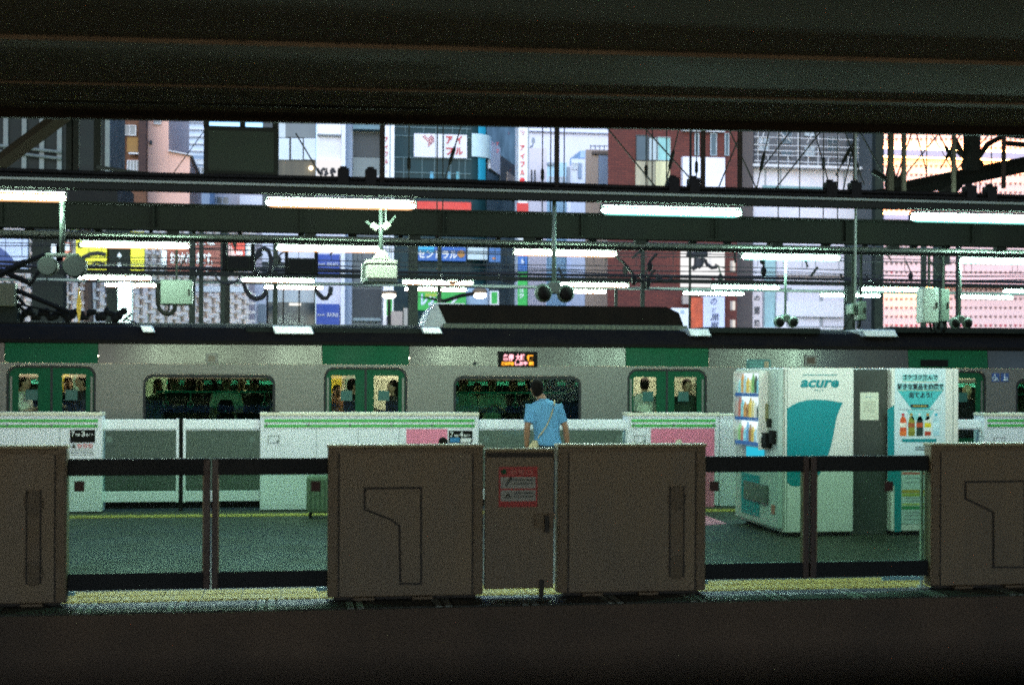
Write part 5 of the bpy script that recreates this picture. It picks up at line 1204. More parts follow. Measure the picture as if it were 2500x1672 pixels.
for i in range(0, NP, 2):
    q = P0 + dv * (i + .5) * sp
    ub.add([(v[0] + q.x, v[1] + q.y, v[2] + zhi + .01) for v in MB().box(-.085, .085, -.08, .08, 0, zl1 - zhi).xf(Matrix.Rotation(ang, 4, 'Z')).v], [(0, 3, 2, 1), (4, 5, 6, 7), (0, 1, 5, 4), (1, 2, 6, 5), (2, 3, 7, 6), (3, 0, 4, 7)])
    for j in range(7):
        q2 = q + nv * .14 + dv * (sp if j % 2 else 0); ub.add([(v[0] + q2.x, v[1] + q2.y, v[2] + zhi + .2 + j * rs_) for v in MB().box(-sp * .77, sp * .77, -.04, .04, 0, .075).xf(Matrix.Rotation(ang, 4, 'Z')).v], [(0, 3, 2, 1), (4, 5, 6, 7), (0, 1, 5, 4), (1, 2, 6, 5), (2, 3, 7, 6), (3, 0, 4, 7)])
o = ub.build('upper_lattice', m_latw, lt); o['kind'] = 'stuff'
pbox('white_awning', 469, 699, 606, 713, 40.2, .3, m_frame, lt)
for k, (px, py, h_, w_, hh) in enumerate(((325, 738, '#e8d9a0', 14, 10), (338, 745, '#c23a4a', 8, 12), (385, 770, '#1ea34e', 22, 30), (508, 765, '#ffb43c', 10, 22), (522, 770, '#b4551f', 10, 24), (430, 745, '#6fd07a', 14, 10), (160, 775, '#cda06a', 16, 14), (215, 785, '#7a4f33', 12, 16))):
    t_ = (px + 40) / 652; c = P0.lerp(P1, t_ * .92) - nv * .4; z = W(px, py, c.y).z; s = c.y / FPX
    MB().box(c.x - w_ / 2 * s, c.x + w_ / 2 * s, c.y - .04, c.y + .04, z - hh / 2 * s, z + hh / 2 * s).build('shop_light', mat('shop_light_%d' % k, h_, .5, var=.3, scale=3, emit=h_, es=.45), lt)
# signs over and in front of the lattice building
def sign(label, x0, y0, x1, y1, Y, m, name='shop_sign', d=.2, group=None):
    a, b, c, e = rect(x0, y0, x1, y1, Y); t = thing(name, label, 'sign', ((a + b) / 2, Y, c), group); t['Y'] = Y
    MB().box(a, b, Y, Y + d, c, e).build('board', m, t, .01); MB().box((a + b) / 2 - .1, (a + b) / 2 + .1, Y + d + .001, Y + d + .3, c + .05, e - .05).build('bracket', m_dsteel, t)
    return t
def stext(t, s, x0, y0, x1, y1, m, **k): return ptext(s, x0, y0, x1, y1, t['Y'] - .004, m, t, depth=.02, **k)
m_ypl = mat('sign_yellow', lin('#d9cf1c'), .5, var=.06, emit=lin('#d9cf1c'), es=.12); m_ink2 = mat('sign_ink', (.015, .015, .018), .6, var=0); m_swhite = mat('sign_white', (.74, .75, .77), .5, var=.04); m_sred = mat('sign_bright_red', lin('#c8221c'), .5, var=.06); m_sblue = mat('sign_royal_blue', lin('#17409a'), .5, var=.05)
YS = 33.6
s = sign('wide yellow shop sign with black print behind the second lamp row, left part', 185, 566, 267, 664, YS, m_ypl)
stext(s, 'し', 190, 592, 204, 606, m_ink2, bold=.05); g = MB(); g.tube([W(192, 642, YS - .02), W(205, 628, YS - .02), W(222, 620, YS - .02), W(240, 618, YS - .02), W(258, 622, YS - .02)], .05, 6); g.tube([W(200, 650, YS - .02), W(200, 632, YS - .02)], .03, 5); g.tube([W(215, 655, YS - .02), W(235, 640, YS - .02), W(255, 645, YS - .02)], .03, 5); dash_lines(g, 235, 640, 262, 652, YS - .01, 2, 71, .5); g.build('drawing', m_ink2, s)
sign('yellow shop sign right of the dark diamond pillar', 319, 566, 352, 664, YS, m_ypl)
s = sign('brown shop sign with white hiragana writing', 408, 578, 545, 664, YS, mat('sign_brown', lin('#7d3d31'), .6, var=.12), d=.25)
stext(s, 'よなよな', 440, 580, 526, 600, m_swhite, bold=.02); stext(s, 'おつかれさまです、', 416, 617, 520, 646, m_swhite, bold=.02); stext(s, 'いこう', 432, 649, 520, 662, m_swhite, bold=.02)
pbox('white_end', 395, 612, 407, 650, YS, .2, m_swhite, s)
s = sign('red and pink poster right of the brown hiragana sign', 551, 578, 598, 626, YS + .4, mat('sign_coral', lin('#cf4535'), .55, var=.2, scale=2))
plate('pink_field', [ZX(x, y, YS) for x, y in ((552, 626), (552, 594), (560, 592), (578, 626))], [], YS + .37, .02, mat('sign_pale_pink', lin('#e5b7b4'), .55, var=.1), s)
plate('dark_wedge', [ZX(x, y, YS) for x, y in ((562, 580), (576, 580), (574, 612))], [], YS + .36, .02, m_dsteel, s); pbox('white_print', 577, 614, 592, 622, YS + .36, .02, m_swhite, s)
s = sign('white signboard between the red poster and the black cable arch', 600, 578, 622, 624, YS + .6, m_swhite); pbox('blue_edge', 595, 594, 600, 622, YS + .55, .02, mat('sky_blue_print', lin('#7fb2e0'), .5, var=0), s)
s = sign('pale sign with dark blue curve at the far left', -60, 582, 68, 662, YS, mat('sign_pale_blue', lin('#b3bfd9'), .5, var=.05)); b = MB(); Yb_ = YS - .02
plate('blue_curve', [ZX(x, y, Yb_) for x, y in ((-60, 661), (37, 661), (36, 645), (30, 630), (14, 614), (0, 604), (-60, 590))], [], Yb_, .015, mat('deep_blue_print', lin('#22407c'), .5, var=.1), s)
s = sign('salmon and white poster framed by the left round loudspeakers', 124, 592, 170, 642, YS, mat('sign_salmon', lin('#d0785c'), .5, var=.25, scale=3)); pbox('white_field', 125, 594, 137, 640, YS - .02, .015, m_swhite, s); pbox('white_field', 156, 594, 170, 612, YS - .02, .015, m_swhite, s)
# dark pillar with lozenge holes
x = W(281, 650, 33.0).x
for px, py in ((283, 642), (283, 718), (283, 741), (283, 618)):
    q = W(px, py, 32.9); MB().prism([(q.x - .05, q.z), (q.x, q.z - .075), (q.x + .05, q.z), (q.x, q.z + .075)], 33.56, 33.595).build('lozenge', m_frame, fb)

# brown tiled house
B1 = bld('narrow brown tiled house with white framed windows at the upper left', 262, 357, 160, 52, w_brown, 9)
window(B1, 303, 307, 333, 332, 2); window(B1, 311, 393, 343, 424, 4); window(B1, 277, 390, 293, 424, 1, m_frame); panel(B1, 278, 296, 298, 318, m_black, .5, 'air_conditioner'); panel(B1, 310, 336, 337, 372, grain('ochre_panel', '#8c6b3a'), .06); panel(B1, 314, 373, 345, 376, m_frame, .3, 'ledge'); panel(B1, 298, 288, 301, 430, mat('dark_pipe', (.05, .04, .035), .6, var=0), .2, 'drain_pipe'); panel(B1, 338, 288, 356, 440, brickmat('dark_tiles', lin('#46302a'), lin('#3c2a26'), lin('#30211e')), .35, 'pier')
B2 = bld('pinkish beige house with a sloping side wing', 357, 411, 170, 53, w_pinkish, 8)
window(B2, 376, 289, 394, 305, 2); panel(B2, 365, 343, 371, 352, w_dgrey, .1, 'vent')
a_ = [W(411, 500, 53), W(463, 500, 53)]; MB().prism([(a_[0].x + .003, GZ), (a_[1].x, GZ), (a_[1].x, W(463, 382, 53).z), (a_[0].x + .003, W(411, 371, 53).z)], 53, 60).build('wing', w_pinkish, B2); MB().prism([(a_[0].x, W(411, 371, 53).z + .003), (a_[1].x + .1, W(463, 382, 53).z + .003), (a_[1].x + .1, W(463, 379.5, 53).z), (a_[0].x, W(411, 368.5, 53).z)], 52.8, 60).build('coping', m_frame, B2)
B3 = bld('tall pale blue glass tower with white floor bands, far behind', 405, 505, 150, 95, w_lblue, 20, 'tower', 'tower')
for k in range(7): panel(B3, 405, 278 + k * 17.5, 505, 280.5 + k * 17.5, m_frame, .3, 'floor_band')
B3b = bld('low grey blue office block below the pale tower', 462, 512, 380, 70, grain('blue_grey_wall', '#8294a6'), 10); window(B3b, 465, 390, 508, 402, 3, m_winl); window(B3b, 465, 408, 508, 424, 5, m_win)
bk = bld('low pale houses between the far signs, lower left', 250, 700, 455, 75, grain('far_pale_wall', '#b9b4b6'), 12); panel(bk, 283, 478, 395, 500, w_beige, .2); window(bk, 410, 480, 460, 500, 4, m_winl); window(bk, 480, 480, 560, 500, 5, m_win); panel(bk, 585, 478, 660, 500, m_swhite, .3)
# tree left
tr_ = thing('street_tree', 'bright green tree crown glimpsed under the thick duct at the left', 'tree', (W(212, 490, 42).x, 42, GZ))
q = W(212, 488, 42); MB().tube([(q.x, 42, GZ), (q.x + .1, 42, 2), (q.x, 42.1, q.z - .4)], [.22, .16, .08], 8).build('trunk', m_conc, tr_)
for k in range(5): MB().tube([(q.x, 42.1, q.z - 1.2), (q.x + math.cos(k * 1.26) * .8, 42 + math.sin(k * 1.26) * .8, q.z + .1)], [.06, .02], 5).build('limb', m_conc, tr_)
b = MB(); rr = random.Random(4)
for k in range(900):
    r = rr.random() ** .4; th = rr.uniform(0, 2 * PI); ph = math.acos(rr.uniform(-1, 1)); c = Vector((q.x + r * 1.25 * math.sin(ph) * math.cos(th), 42 + r * 1.0 * math.sin(ph) * math.sin(th), q.z - .25 + r * .75 * math.cos(ph)))
    u = Vector((rr.uniform(-1, 1), rr.uniform(-1, 1), rr.uniform(-1, 1))).normalized() * .09; v = u.cross(Vector((rr.uniform(-1, 1), rr.uniform(-1, 1), rr.uniform(-1, 1)))).normalized() * .05
    b.add([c - u, c + v, c + u, c - v], [(0, 1, 2, 3)])
b.build('crown', mat('leaf_green', (.09, .17, .03), .6, var=.5, scale=3), tr_)

# white building with lit calligraphy
B4 = bld('dark fronted building with three white panels, left of the white building', 640, 771, 190, 50, w_dgrey, 10)
for x0, x1 in ((681, 706), (711, 739), (742, 771)): panel(B4, x0, 338, x1, 390, grain('pale_panel', '#cbd6de'), .15)
panel(B4, 681, 296, 697, 336, m_winl, .1); panel(B4, 697, 298, 771, 336, m_win, .08); panel(B4, 681, 393, 771, 460, mat('brown_curtain', lin('#5a5548'), .8, var=.3, scale=2, stretch=(4, 1, .2)), .1, 'curtain')
q = W(759, 411, 49.85); MB().ball((q.x, 49.82, q.z), .06, .04, .06, 8, 6).build('lamp_globe', glow('warm_bulb', (1, .8, .5), 3), B4)
window(B4, 652, 696, 770, 797, 3, None, m_black, .14, 2.6, 1); panel(B4, 655, 700, 768, 738, m_winl, .08, 'blind')
panel(B4, 706, 740, 735, 746, glow('office_lamp', (1, .95, .85), 1.2), .07, 'ceiling_lamp'); panel(B4, 672, 745, 692, 775, w_beige, .06, 'shelf'); panel(B4, 742, 745, 766, 770, w_beige, .06, 'shelf'); panel(B4, 710, 750, 730, 780, grain('green_room', '#5b7a68'), .06, 'room_wall')
pbox('front_left', 622, 690, 650, 800, 49.8, .15, w_white, B4); pbox('grey_shutter', 630, 742, 649, 787, 49.7, .08, w_grey, B4); panel(B4, 640, 560, 771, 640, w_white, .1)
B5 = bld('white building front with lit brush calligraphy and blue signs', 772, 843, 180, 49.6, w_white, 10)
panel(B5, 776, 289, 833, 328, grain('white_board', '#e6e6ee'), .18, 'board'); panel(B5, 775, 329, 834, 331, w_grey, .2, 'board_edge')
lit = panel(B5, 772, 391, 833, 444, glow('lit_white_sign', (1, .97, .98), .92), .2, 'lit_sign')
Yl = 49.6 - .21
g = MB()
for st, r in (([(784, 419), (789, 413), (793, 412)], .05), ([(786, 421), (785, 428)], .045), ([(781, 424), (788, 420)], .035), ([(791, 416), (799, 412), (798, 419), (792, 421)], .04), ([(791, 428), (798, 425), (801, 422)], .05), ([(794, 424), (795, 431)], .035), ([(806, 419), (812, 414), (817, 413)], .045), ([(811, 410), (811, 417)], .04), ([(806, 424), (812, 421), (820, 418)], .04), ([(809, 419), (807, 425)], .035), ([(815, 416), (819, 423)], .04), ([(812, 424), (810, 431), (815, 428)], .05), ([(774, 412), (781, 424)], .06)):
    g.tube([W(x, y, Yl) for x, y in st], r, 6)
g.build('brush_writing', m_ink2, lit)
for y0, y1, x0, s1 in ((621, 670, 772, '株式会社'), (742, 795, 772, '株式会社')):
    bs = panel(B5, x0, y0, 829, y1, m_sblue, .2, 'blue_sign'); ym = (y0 + y1) / 2
    ptext(s1, 775, ym - 3, 793, ym + 3, 49.6 - .205, m_swhite, bs, depth=.02); ptext('酒井商店', 797, ym - 5, 826, ym + 5, 49.6 - .205, m_swhite, bs, depth=.02)
panel(B5, 833, 180, 843, 800, grain('bright_edge', '#dfe2ea'), .25, 'corner_strip')
B6 = bld('blue grey building with recessed dark storeys', 843, 936, 185, 50.5, w_grey, 10)
panel(B6, 862, 303, 936, 316, grain('blue_grey_band', '#6d8a94'), .5, 'balcony'); panel(B6, 862, 316, 936, 322, m_win, .1); panel(B6, 864, 326, 936, 384, w_dgrey, .1); panel(B6, 862, 385, 936, 434, grain('grey_panel', '#7c8686'), .3, 'panel'); panel(B6, 900, 430, 925, 433, m_frame, .4, 'ledge'); panel(B6, 843, 288, 860, 800, grain('pale_blue_wall', '#a5b3c6'), .2)
panel(B6, 862, 705, 930, 775, w_dgrey, .12); window(B6, 862, 730, 925, 774, 2, m_win, w_grey); panel(B6, 862, 776, 930, 783, grain('band_pale', '#8fa0a4'), .3, 'ledge'); panel(B6, 862, 560, 930, 700, grain('storey_grey', '#6f7678'), .1)
# vertical signs and their kana
m_kred = mat('kana_red', lin('#b5202a'), .5, var=0)
def vsign(label, x0, y0, x1, y1, Y, fields, chars):
    a, b, c, e = rect(x0, y0, x1, y1, Y); t = thing('vertical_sign', label, 'sign', ((a + b) / 2, Y, GZ), 'tall vertical shop signs'); t['Y'] = Y
    MB().box(a, b, Y, Y + .4, GZ, e).build('board', m_swhite, t)
    for (u0, v0, u1, v1, m_) in fields: pbox('field', u0, v0, u1, v1, Y - .02, .018, m_, t)
    for (ch, u0, v0, u1, v1, m_) in chars: ptext(ch, u0, v0, u1, v1, Y - .024, m_, t, bold=.03, depth=.015)
    return t
def stripes_heart(cx, cy, r, Y, m, parent, n=5):
    g = MB(); s = Y / FPX; c = W(cx, cy, Y)
    def inside(u, v):                         # heart outline in unit square
        u *= 1.15; v = v * 1.15 + .1
        return (u * u + v * v - .75) ** 3 - u * u * v ** 3 * 1.6 < 0
    for e in (0, 1):
        for k in range(-n, n + 1):
            o_ = k / n * 1.25; seg = []
            for q in range(41):
                w_ = -1.3 + 2.6 * q / 40
                u, v = ((w_ + o_) * .7071, (w_ - o_) * .7071)
                if e: u = -u
                if ((u + v > -.1) if e else True) and inside(u, v) and ((u < -.05) if e else (u >= -.05)): seg.append((u, v))
            if len(seg) > 2: g.tube([(c.x + seg[0][0] * r * s, Y - .01, c.z + seg[0][1] * r * s), (c.x + seg[-1][0] * r * s, Y - .01, c.z + seg[-1][1] * r * s)], r * s * .055, 5)
    return g.build('striped_heart_mark', m, parent)
KA = 'アイフル'
v1 = vsign('white post sign with small red katakana column left of the teal building', 937, 190, 962, 800, 47.6, [(951, 190, 953, 700, m_line), (944, 727, 957, 770, mat('sign_green', lin('#1f9a3c'), .5, var=.05, emit=lin('#1f9a3c'), es=.2)), (944, 773, 957, 800, mat('sign_navy', lin('#1e2b44'), .5, var=0))],
           [(c, 940, 335 + 18 * i, 947, 347 + 18 * i, m_kred) for i, c in enumerate(KA)])
stripes_heart(943, 306, 5, 47.58, m_kred, v1, 3); stripes_heart(943, 421, 4, 47.58, m_kred, v1, 3)
q = W(950, 722, 46.9)
lp = thing('street_lamp', 'lit globe street lamp in front of the white post sign', 'street lamp', (q.x, 46.9, GZ), 'lit street lamps beyond the train')
MB().tube([(q.x, 46.9, GZ), (q.x, 46.9, q.z)], .05, 8).build('pole', m_dsteel, lp); MB().ball(q, .22, .22, .09, 14, 8).build('globe', glow('street_lamp_glow', (1, .96, .86), 2.5), lp); MB().ball((q.x, 46.9, q.z + .1), .26, .26, .08, 14, 8).build('hood', m_brown2, lp)
q = W(1172, 721, 44.0)
lp = thing('street_lamp', 'lit bowl street lamp on a slanting arm beside the rooftop unit', 'street lamp', (W(1010, 745, 44).x, 44.0, GZ), 'lit street lamps beyond the train')
MB().tube([(W(1010, 735, 44).x, 44, GZ), (W(1010, 735, 44).x, 44, W(1010, 722, 44).z), W(1085, 735, 44), W(1125, 722, 44), W(1172, 714, 44)], .06, 8).build('pole', m_black, lp); MB().ball(q, .20, .2, .10, 14, 8).build('bowl', glow('street_lamp_glow', (1, .96, .86), 2.5), lp); MB().ball((q.x, 44, q.z + .13), .24, .24, .11, 14, 8).build('hood', m_brown2, lp)
# teal glass building with the white band
B7 = bld('teal glass building with a white band sign of a striped heart and red katakana', 962, 1150, 180, 49.4, w_teal, 12)
Y7 = 49.4
xc = W(1150, 500, Y7).x; R_ = W(1196, 500, Y7).x - xc; zt7 = W(1150, 180, Y7).z
def arc(r, z0, z1, m, name, a0=0, a1=75, n=10):
    b = MB(); A = [math.radians(a0 + (a1 - a0) * k / n) for k in range(n + 1)]
    vs = [(xc + r * math.sin(t), Y7 + R_ - r * math.cos(t), z) for z in (z0, z1) for t in A]; b.add(vs, [(k, k + 1, n + 2 + k, n + 1 + k) for k in range(n)])
    vs = [(xc + (r - .3) * math.sin(t), Y7 + R_ - (r - .3) * math.cos(t), z) for z in (z0, z1) for t in A]; b.add(vs, [(k, n + 1 + k, n + 2 + k, k + 1) for k in range(n)])
    return b.build(name, m, B7, smooth=True)
arc(R_, GZ, zt7, w_teal, 'rounded_corner'); zb0, zb1 = W(1170, 384, Y7).z, W(1170, 328, Y7).z
arc(R_ + .12, zb0, zb1, mat('pale_cyan_panel', lin('#bcd5da'), .35, var=.06), 'corner_panel'); arc(R_ + .05, W(1170, 475, Y7).z, zb0 - .01, m_cyan2, 'cyan_highlight', 20, 48, 6); arc(R_ + .05, zb1 + .01, zt7, m_cyan2, 'cyan_highlight', 20, 48, 6)  # cyan strips paint the highlight on the curved glass corner
for y in (312, 333, 386, 422, 450): panel(B7, 962, y, 1150, y + 1.6, m_line, .06, 'joint')
for px in (985, 1030, 1060, 1100, 1120, 1135): panel(B7, px, 386, px + 1.2, 460, m_line, .04, 'mullion'); panel(B7, px + 4, 286, px + 5, 326, m_line, .04, 'mullion')
for px, h_ in ((1050, '#2f8fb0'), (1093, '#2f7f98'), (1114, '#37909f')): panel(B7, px, 420, px + 8, 460, flat(h_, .25), .03, 'glass_panel')
bn = panel(B7, 1011, 328, 1140, 385, grain('band_white', '#dfe0e8'), .16, 'band_sign'); Yq_ = Y7 - .17
stripes_heart(1045, 346, 17, Yq_ - .01, m_kred, bn, 5)
for ch, x0, y0, x1, y1 in (('ア', 1089, 333, 1105, 352), ('イ', 1113, 332, 1128, 352), ('フ', 1089, 361, 1105, 379), ('ル', 1111, 361, 1130, 379)): ptext(ch, x0, y0, x1, y1, Yq_, m_kred, bn, bold=.035, depth=.02)
for px in (1063, 1083): panel(B7, px, 328, px + 1, 385, m_line, .17, 'band_joint')
panel(B7, 1011, 493, 1150, 512, mat('red_band', lin('#d33327'), .5, var=.05), .2, 'red_band')
# receding right wing of the teal building
A0 = Vector((xc + R_ * math.sin(math.radians(75)), Y7 + R_ - R_ * math.cos(math.radians(75)), 0)); A1 = W(1258, 500, 54.5); A1.z = 0
def wing(z0, z1, m, name, f0=0., f1=1., off=0.):
    d = (A1 - A0); n_ = Vector((d.y, -d.x, 0)).normalized(); a, b = A0 + d * f0 + n_ * off, A0 + d * f1 + n_ * off; k = -n_ * .2
    return MB().add([(p.x, p.y, z) for z in (z0, z1) for p in (a, b, b + k, a + k)], [(0, 1, 2, 3), (4, 7, 6, 5), (0, 4, 5, 1), (1, 5, 6, 2), (2, 6, 7, 3), (3, 7, 4, 0)]).build(name, m, B7)
w_blue = mat('blue_grey_glass', lin('#27414c'), .4, spec=.1, var=.2, scale=.7)
wing(GZ, zt7, w_blue, 'side_wing'); ws = wing(zb0 - .3, zb1 - .1, grain('band_white2', '#d8dbe4'), 'side_sign', .02, .36, .08)
wing(zb0 - .9, zb1 - .35, w_dgrey, 'side_recess', .40, .98, .05); wing(zb0 - .7, zb1 - .8, w_beige, 'side_panel', .62, .98, .08)
for ch, u, y0, y1 in (('ア', 1211, 348, 357), ('フ', 1211, 365, 374)):
    q = W(u, 350, 50.8); ptext(ch, u, y0, u + 7, y1, 50.4, m_kred, ws, bold=.03)
stripes_heart(1201, 352, 6, 50.3, m_kred, ws, 3)
for px, py in ((1240, 328), (1240, 440), (1242, 418)): stripes_heart(px, py, 6, 53.2, mat('kana_dull_red', lin('#8a4048'), .5, var=0), B7, 3)
s = sign('blue sign with pale katakana on the teal building', 1014, 600, 1139, 637, 48.9, mat('katakana_blue', lin('#1a5aa8'), .5, var=.12, scale=1.5)); pbox('cyan_field', 1015, 601, 1060, 618, 48.88, .018, mat('katakana_cyan', lin('#2aa6d6'), .5, var=.1), s)
stext(s, 'セントラル', 1020, 612, 1116, 631, m_swhite, bold=.03); q = W(1126, 620, 48.86); MB().tube([(q.x, 48.86, q.z), (q.x, 48.89, q.z)], .13, 14).build('badge', mat('badge_bronze', lin('#a5712c'), .5, var=.1), s); stext(s, '才', 1120, 613, 1131, 627, mat('badge_cream', lin('#e0d09a'), .5, var=0))
sign('pale sign board right of the blue katakana sign', 1142, 600, 1190, 634, 48.8, grain('pale_board', '#c2d2d6')); s = sign('blue hanging sign with orange mark on the side wing', 1195, 598, 1222, 640, 48.6, mat('dull_blue_sign', lin('#3d6da5'), .5, var=.1)); pbox('orange_mark', 1202, 629, 1210, 633, 48.57, .02, m_orange, s)
s = sign('large green shop sign with pale letters low behind the train', 1010, 712, 1138, 758, 47.9, MATS['sign_green']); stext(s, 'レン', 1028, 718, 1062, 746, mat('sign_pale_lilac', lin('#c9d6ea'), .5, var=0), bold=.05); pbox('white_bar', 1069, 716, 1076, 740, 47.86, .03, m_swhite, s); pbox('lime_field', 1038, 716, 1066, 724, 47.87, .02, mat('lime_print', lin('#9fb53a'), .5, var=0), s)
plate('pale_slash', [ZX(x, y, 47.87) for x, y in ((1098, 742), (1104, 742), (1120, 727), (1115, 725))], [], 47.87, .02, m_swhite, s)
sign('pale blue panel behind the bowl street lamp', 1138, 704, 1193, 750, 48.2, grain('pale_blue_panel', '#93a9bf')); s = sign('small green framed sign right of the bowl street lamp', 1196, 710, 1218, 745, 47.8, m_swhite); pbox('green_field', 1200, 713, 1214, 741, 47.78, .018, MATS['sign_green'], s)
sign('grey board with orange lettering low behind the train, left', 955, 760, 983, 797, 46.8, w_beige); sign('grey board with orange lettering low behind the train, right', 986, 752, 1007, 797, 46.8, grain('warm_grey', '#a5a096'))
for px in (968, 993, 1001): q = W(px, 792, 46.7); MB().ball(q, .09, .03, .09, 10, 6).build('orange_letter', m_sred, SC.objects.get('shop_sign')) if False else None
v2_ = vsign('tall white sign with large red katakana and blue and green panels', 1262, 190, 1291, 800, 46.6, [(1264, 606, 1289, 662, mat('sign_mid_blue', lin('#2560a8'), .5, var=.05)), (1264, 664, 1289, 756, MATS['sign_green']), (1288, 190, 1291, 800, w_grey), (1262, 190, 1265, 800, w_grey)],
            [(c, 1270, 355 + 20 * i, 1281, 368 + 20 * i, mat('kana_bright_red', lin('#d02428'), .5, var=0)) for i, c in enumerate(KA)] + [('ル', 1271, 632, 1280, 644, m_swhite), ('コ', 1268, 706, 1277, 714, m_swhite), ('ク', 1266, 716, 1279, 728, m_swhite)])
stripes_heart(1275, 326, 8, 46.57, MATS['kana_bright_red'], v2_, 3); q = W(1275, 440, 46.56); MB().ball(q, .09, .02, .09, 12, 6).build('red_dot', MATS['kana_bright_red'], v2_)
pbox('red_field', 1262, 496, 1290, 520, 46.57, .02, m_sred, v2_)
# pale far blocks in the gap
B8 = bld('large plain white office wall far behind the central gap', 1285, 1520, 318, 92, grain('far_white', '#d6d8e6', .8, .04), 20); panel(B8, 1285, 322, 1520, 324, grain('far_line', '#b9c0d2'), .3, 'parapet_line')
B9 = bld('very far pale tower rising beside the central gap', 1250, 1500, 200, 150, grain('hazy_white', '#d5d9ea', .8, .02), 20, 'tower', 'tower')
dsh = thing('satellite_dish', 'small round grey satellite dish on the far white wall', 'satellite dish', W(1302, 342, 88)); MB().ball(W(1302, 344, 88), .12, .05, .21, 14, 8).build('bowl', w_grey, dsh); 
q = W(1302, 350, 88); MB().tube([(q.x, 88.1, q.z - .1), (q.x, 91.9, q.z - .1)], .05, 6).build('arm', w_grey, dsh)
B10 = bld('low white block with thin posts on its roof, left of the central gap', 1291, 1334, 362, 70, grain('off_white', '#cfc9cd'), 8)
for px in (1298, 1306, 1324): q = W(px, 415, 69.6); MB().tube([(q.x, 69.6, W(px, 455, 69.6).z), (q.x, 69.6, q.z)], .04, 5).build('roof_post', m_dsteel, B10)
B11 = bld('pale blue glass block in the central gap', 1335, 1384, 397, 80, grain('pale_cyan_block', '#a8cbd8'), 8); panel(B11, 1335, 397, 1354, 403, w_grey, .2); window(B11, 1338, 432, 1380, 455, 4, m_winl)
B12 = bld('stepped white tower blocks in the central gap', 1394, 1428, 388, 76, grain('stepped_white', '#cfd6e2'), 8); panel(B12, 1402, 382, 1420, 388, w_grey, -.5) if False else None; panel(B12, 1412, 398, 1420, 435, grain('slate', '#8294a8'), .15); panel(B12, 1384, 408, 1393, 460, w_grey, .2); pbox('roof_box', 1417, 368, 1430, 386, 77, 3, grain('blue_box', '#9fb6cc'), B12); window(B12, 1396, 398, 1410, 415, 2, m_winl)
B13 = bld('beige block with a blue stair recess left of the brick building', 1429, 1484, 366, 55, w_beige, 8); panel(B13, 1462, 380, 1484, 470, grain('blue_recess', '#7f93ad'), .1, 'recess'); panel(B13, 1446, 370, 1484, 377, grain('beige_shadow', '#6b645f'), .12, 'band')
for k in range(4): q = W(1442 + k * 11, 358, 55.5); MB().tube([(q.x, 55.5, q.z - .15), (q.x, 55.5, q.z + .05)], .02, 4).build('rail_post', w_grey, B13)
MB().tube([W(1440, 357, 55.5), W(1484, 357, 55.5)], .02, 4).build('handrail', w_grey, B13)
# brick building
B14 = bld('red brick building with a white board and lit white brush sign', 1484, 1800, 170, 47, w_brick, 10)
window(B14, 1552, 331, 1581, 393, 1, m_win, w_dgrey, .1, 1); window(B14, 1582, 336, 1603, 393, 1, m_winl, w_dgrey, .1, 1); window(B14, 1604, 336, 1635, 393, 1, mat('teal_window', lin('#7fb2ae'), .2, var=.15), m_winl, .1, 1)
for x0, x1, h_ in ((1552, 1580, '#a59e86'), (1582, 1600, '#8a8672'), (1601, 1635, '#c7c29a')): panel(B14, x0, 394, x1, 466, mat('curtain_' + h_[1:], h_, .8, var=.22, scale=1.5, stretch=(3, 1, .4)), .08, 'curtain')
panel(B14, 1553, 456, 1635, 458, w_grey, .2, 'window_bar'); panel(B14, 1667, 311, 1770, 321, m_swhite, .2, 'white_band')
for px in (1695, 1733, 1768): window(B14, px, 327, px + (10 if px != 1733 else 15), 381, 1, m_win, m_winl, .1, 1.2)
panel(B14, 1667, 384, 1770, 474, grain('board_lilac_white', '#e2e2ee'), .25, 'white_board')
ls = panel(B14, 1667, 607, 1769, 700, glow('lit_board', (1, .985, .985), 1.0), .3, 'lit_sign'); Yk = 47 - .32
g = MB(); 
for st, r in (([(1676, 620), (1690, 623), (1726, 619)], .12), ([(1697, 612), (1709, 612)], .14), ([(1702, 630), (1701, 652)], .11), ([(1717, 630), (1711, 645), (1703, 652)], .10), ([(1696, 654), (1704, 648), (1712, 650)], .08), ([(1722, 634), (1726, 646), (1738, 654), (1750, 652)], .07), ([(1690, 651), (1697, 657)], .09)): g.tube([W(x, y, Yk) for x, y in st], r, 6)
g.build('brush_stroke', m_ink2, ls); g = MB(); g.tube([W(x, y, Yk) for x, y in ((1755, 650), (1746, 644), (1745, 648), (1770, 655))], .02, 5); g.build('fine_stroke', m_dsteel, ls)
g = MB()
for k, y in enumerate((618, 626, 632, 638, 643)): dash_lines(g, 1731, y, 1737, y + 2.5, Yk, 1, 80 + k, .9)
g.build('small_print', w_grey, ls); g = MB(); dash_lines(g, 1737, 679, 1745, 684, Yk, 1, 88, .9); g.build('seal', m_kred, ls)
fs = panel(B14, 1686, 727, 1716, 801, mat('food_photo', lin('#d4572c'), .5, var=.5, scale=1.6), .3, 'food_photo'); wsg = panel(B14, 1717, 724, 1769, 803, grain('sign_lilac_white', '#ccd2ea'), .3, 'white_sign')
m_bink = mat('blue_ink', lin('#1c2c5e'), .5, var=0)
for ch, y0, y1, x0, x1 in (('の', 728, 744, 1735, 1750), ('ど', 751, 762, 1738, 1749), ('黒', 766, 783, 1734, 1755), ('屋', 786, 803, 1733, 1754)): ptext(ch, x0, y0, x1, y1, 47 - .305, m_bink, wsg, shear=.15, depth=.02)
for y0, y1 in ((637, 663), (735, 757), (781, 803)): panel(B14, 1789, y0, 1795, y1, glow('corridor_light', (1, .93, .86), .85), .05, 'lit_window'); panel(B14, 1783, y0, 1788.5, y1, w_beige, .05, 'window_side')
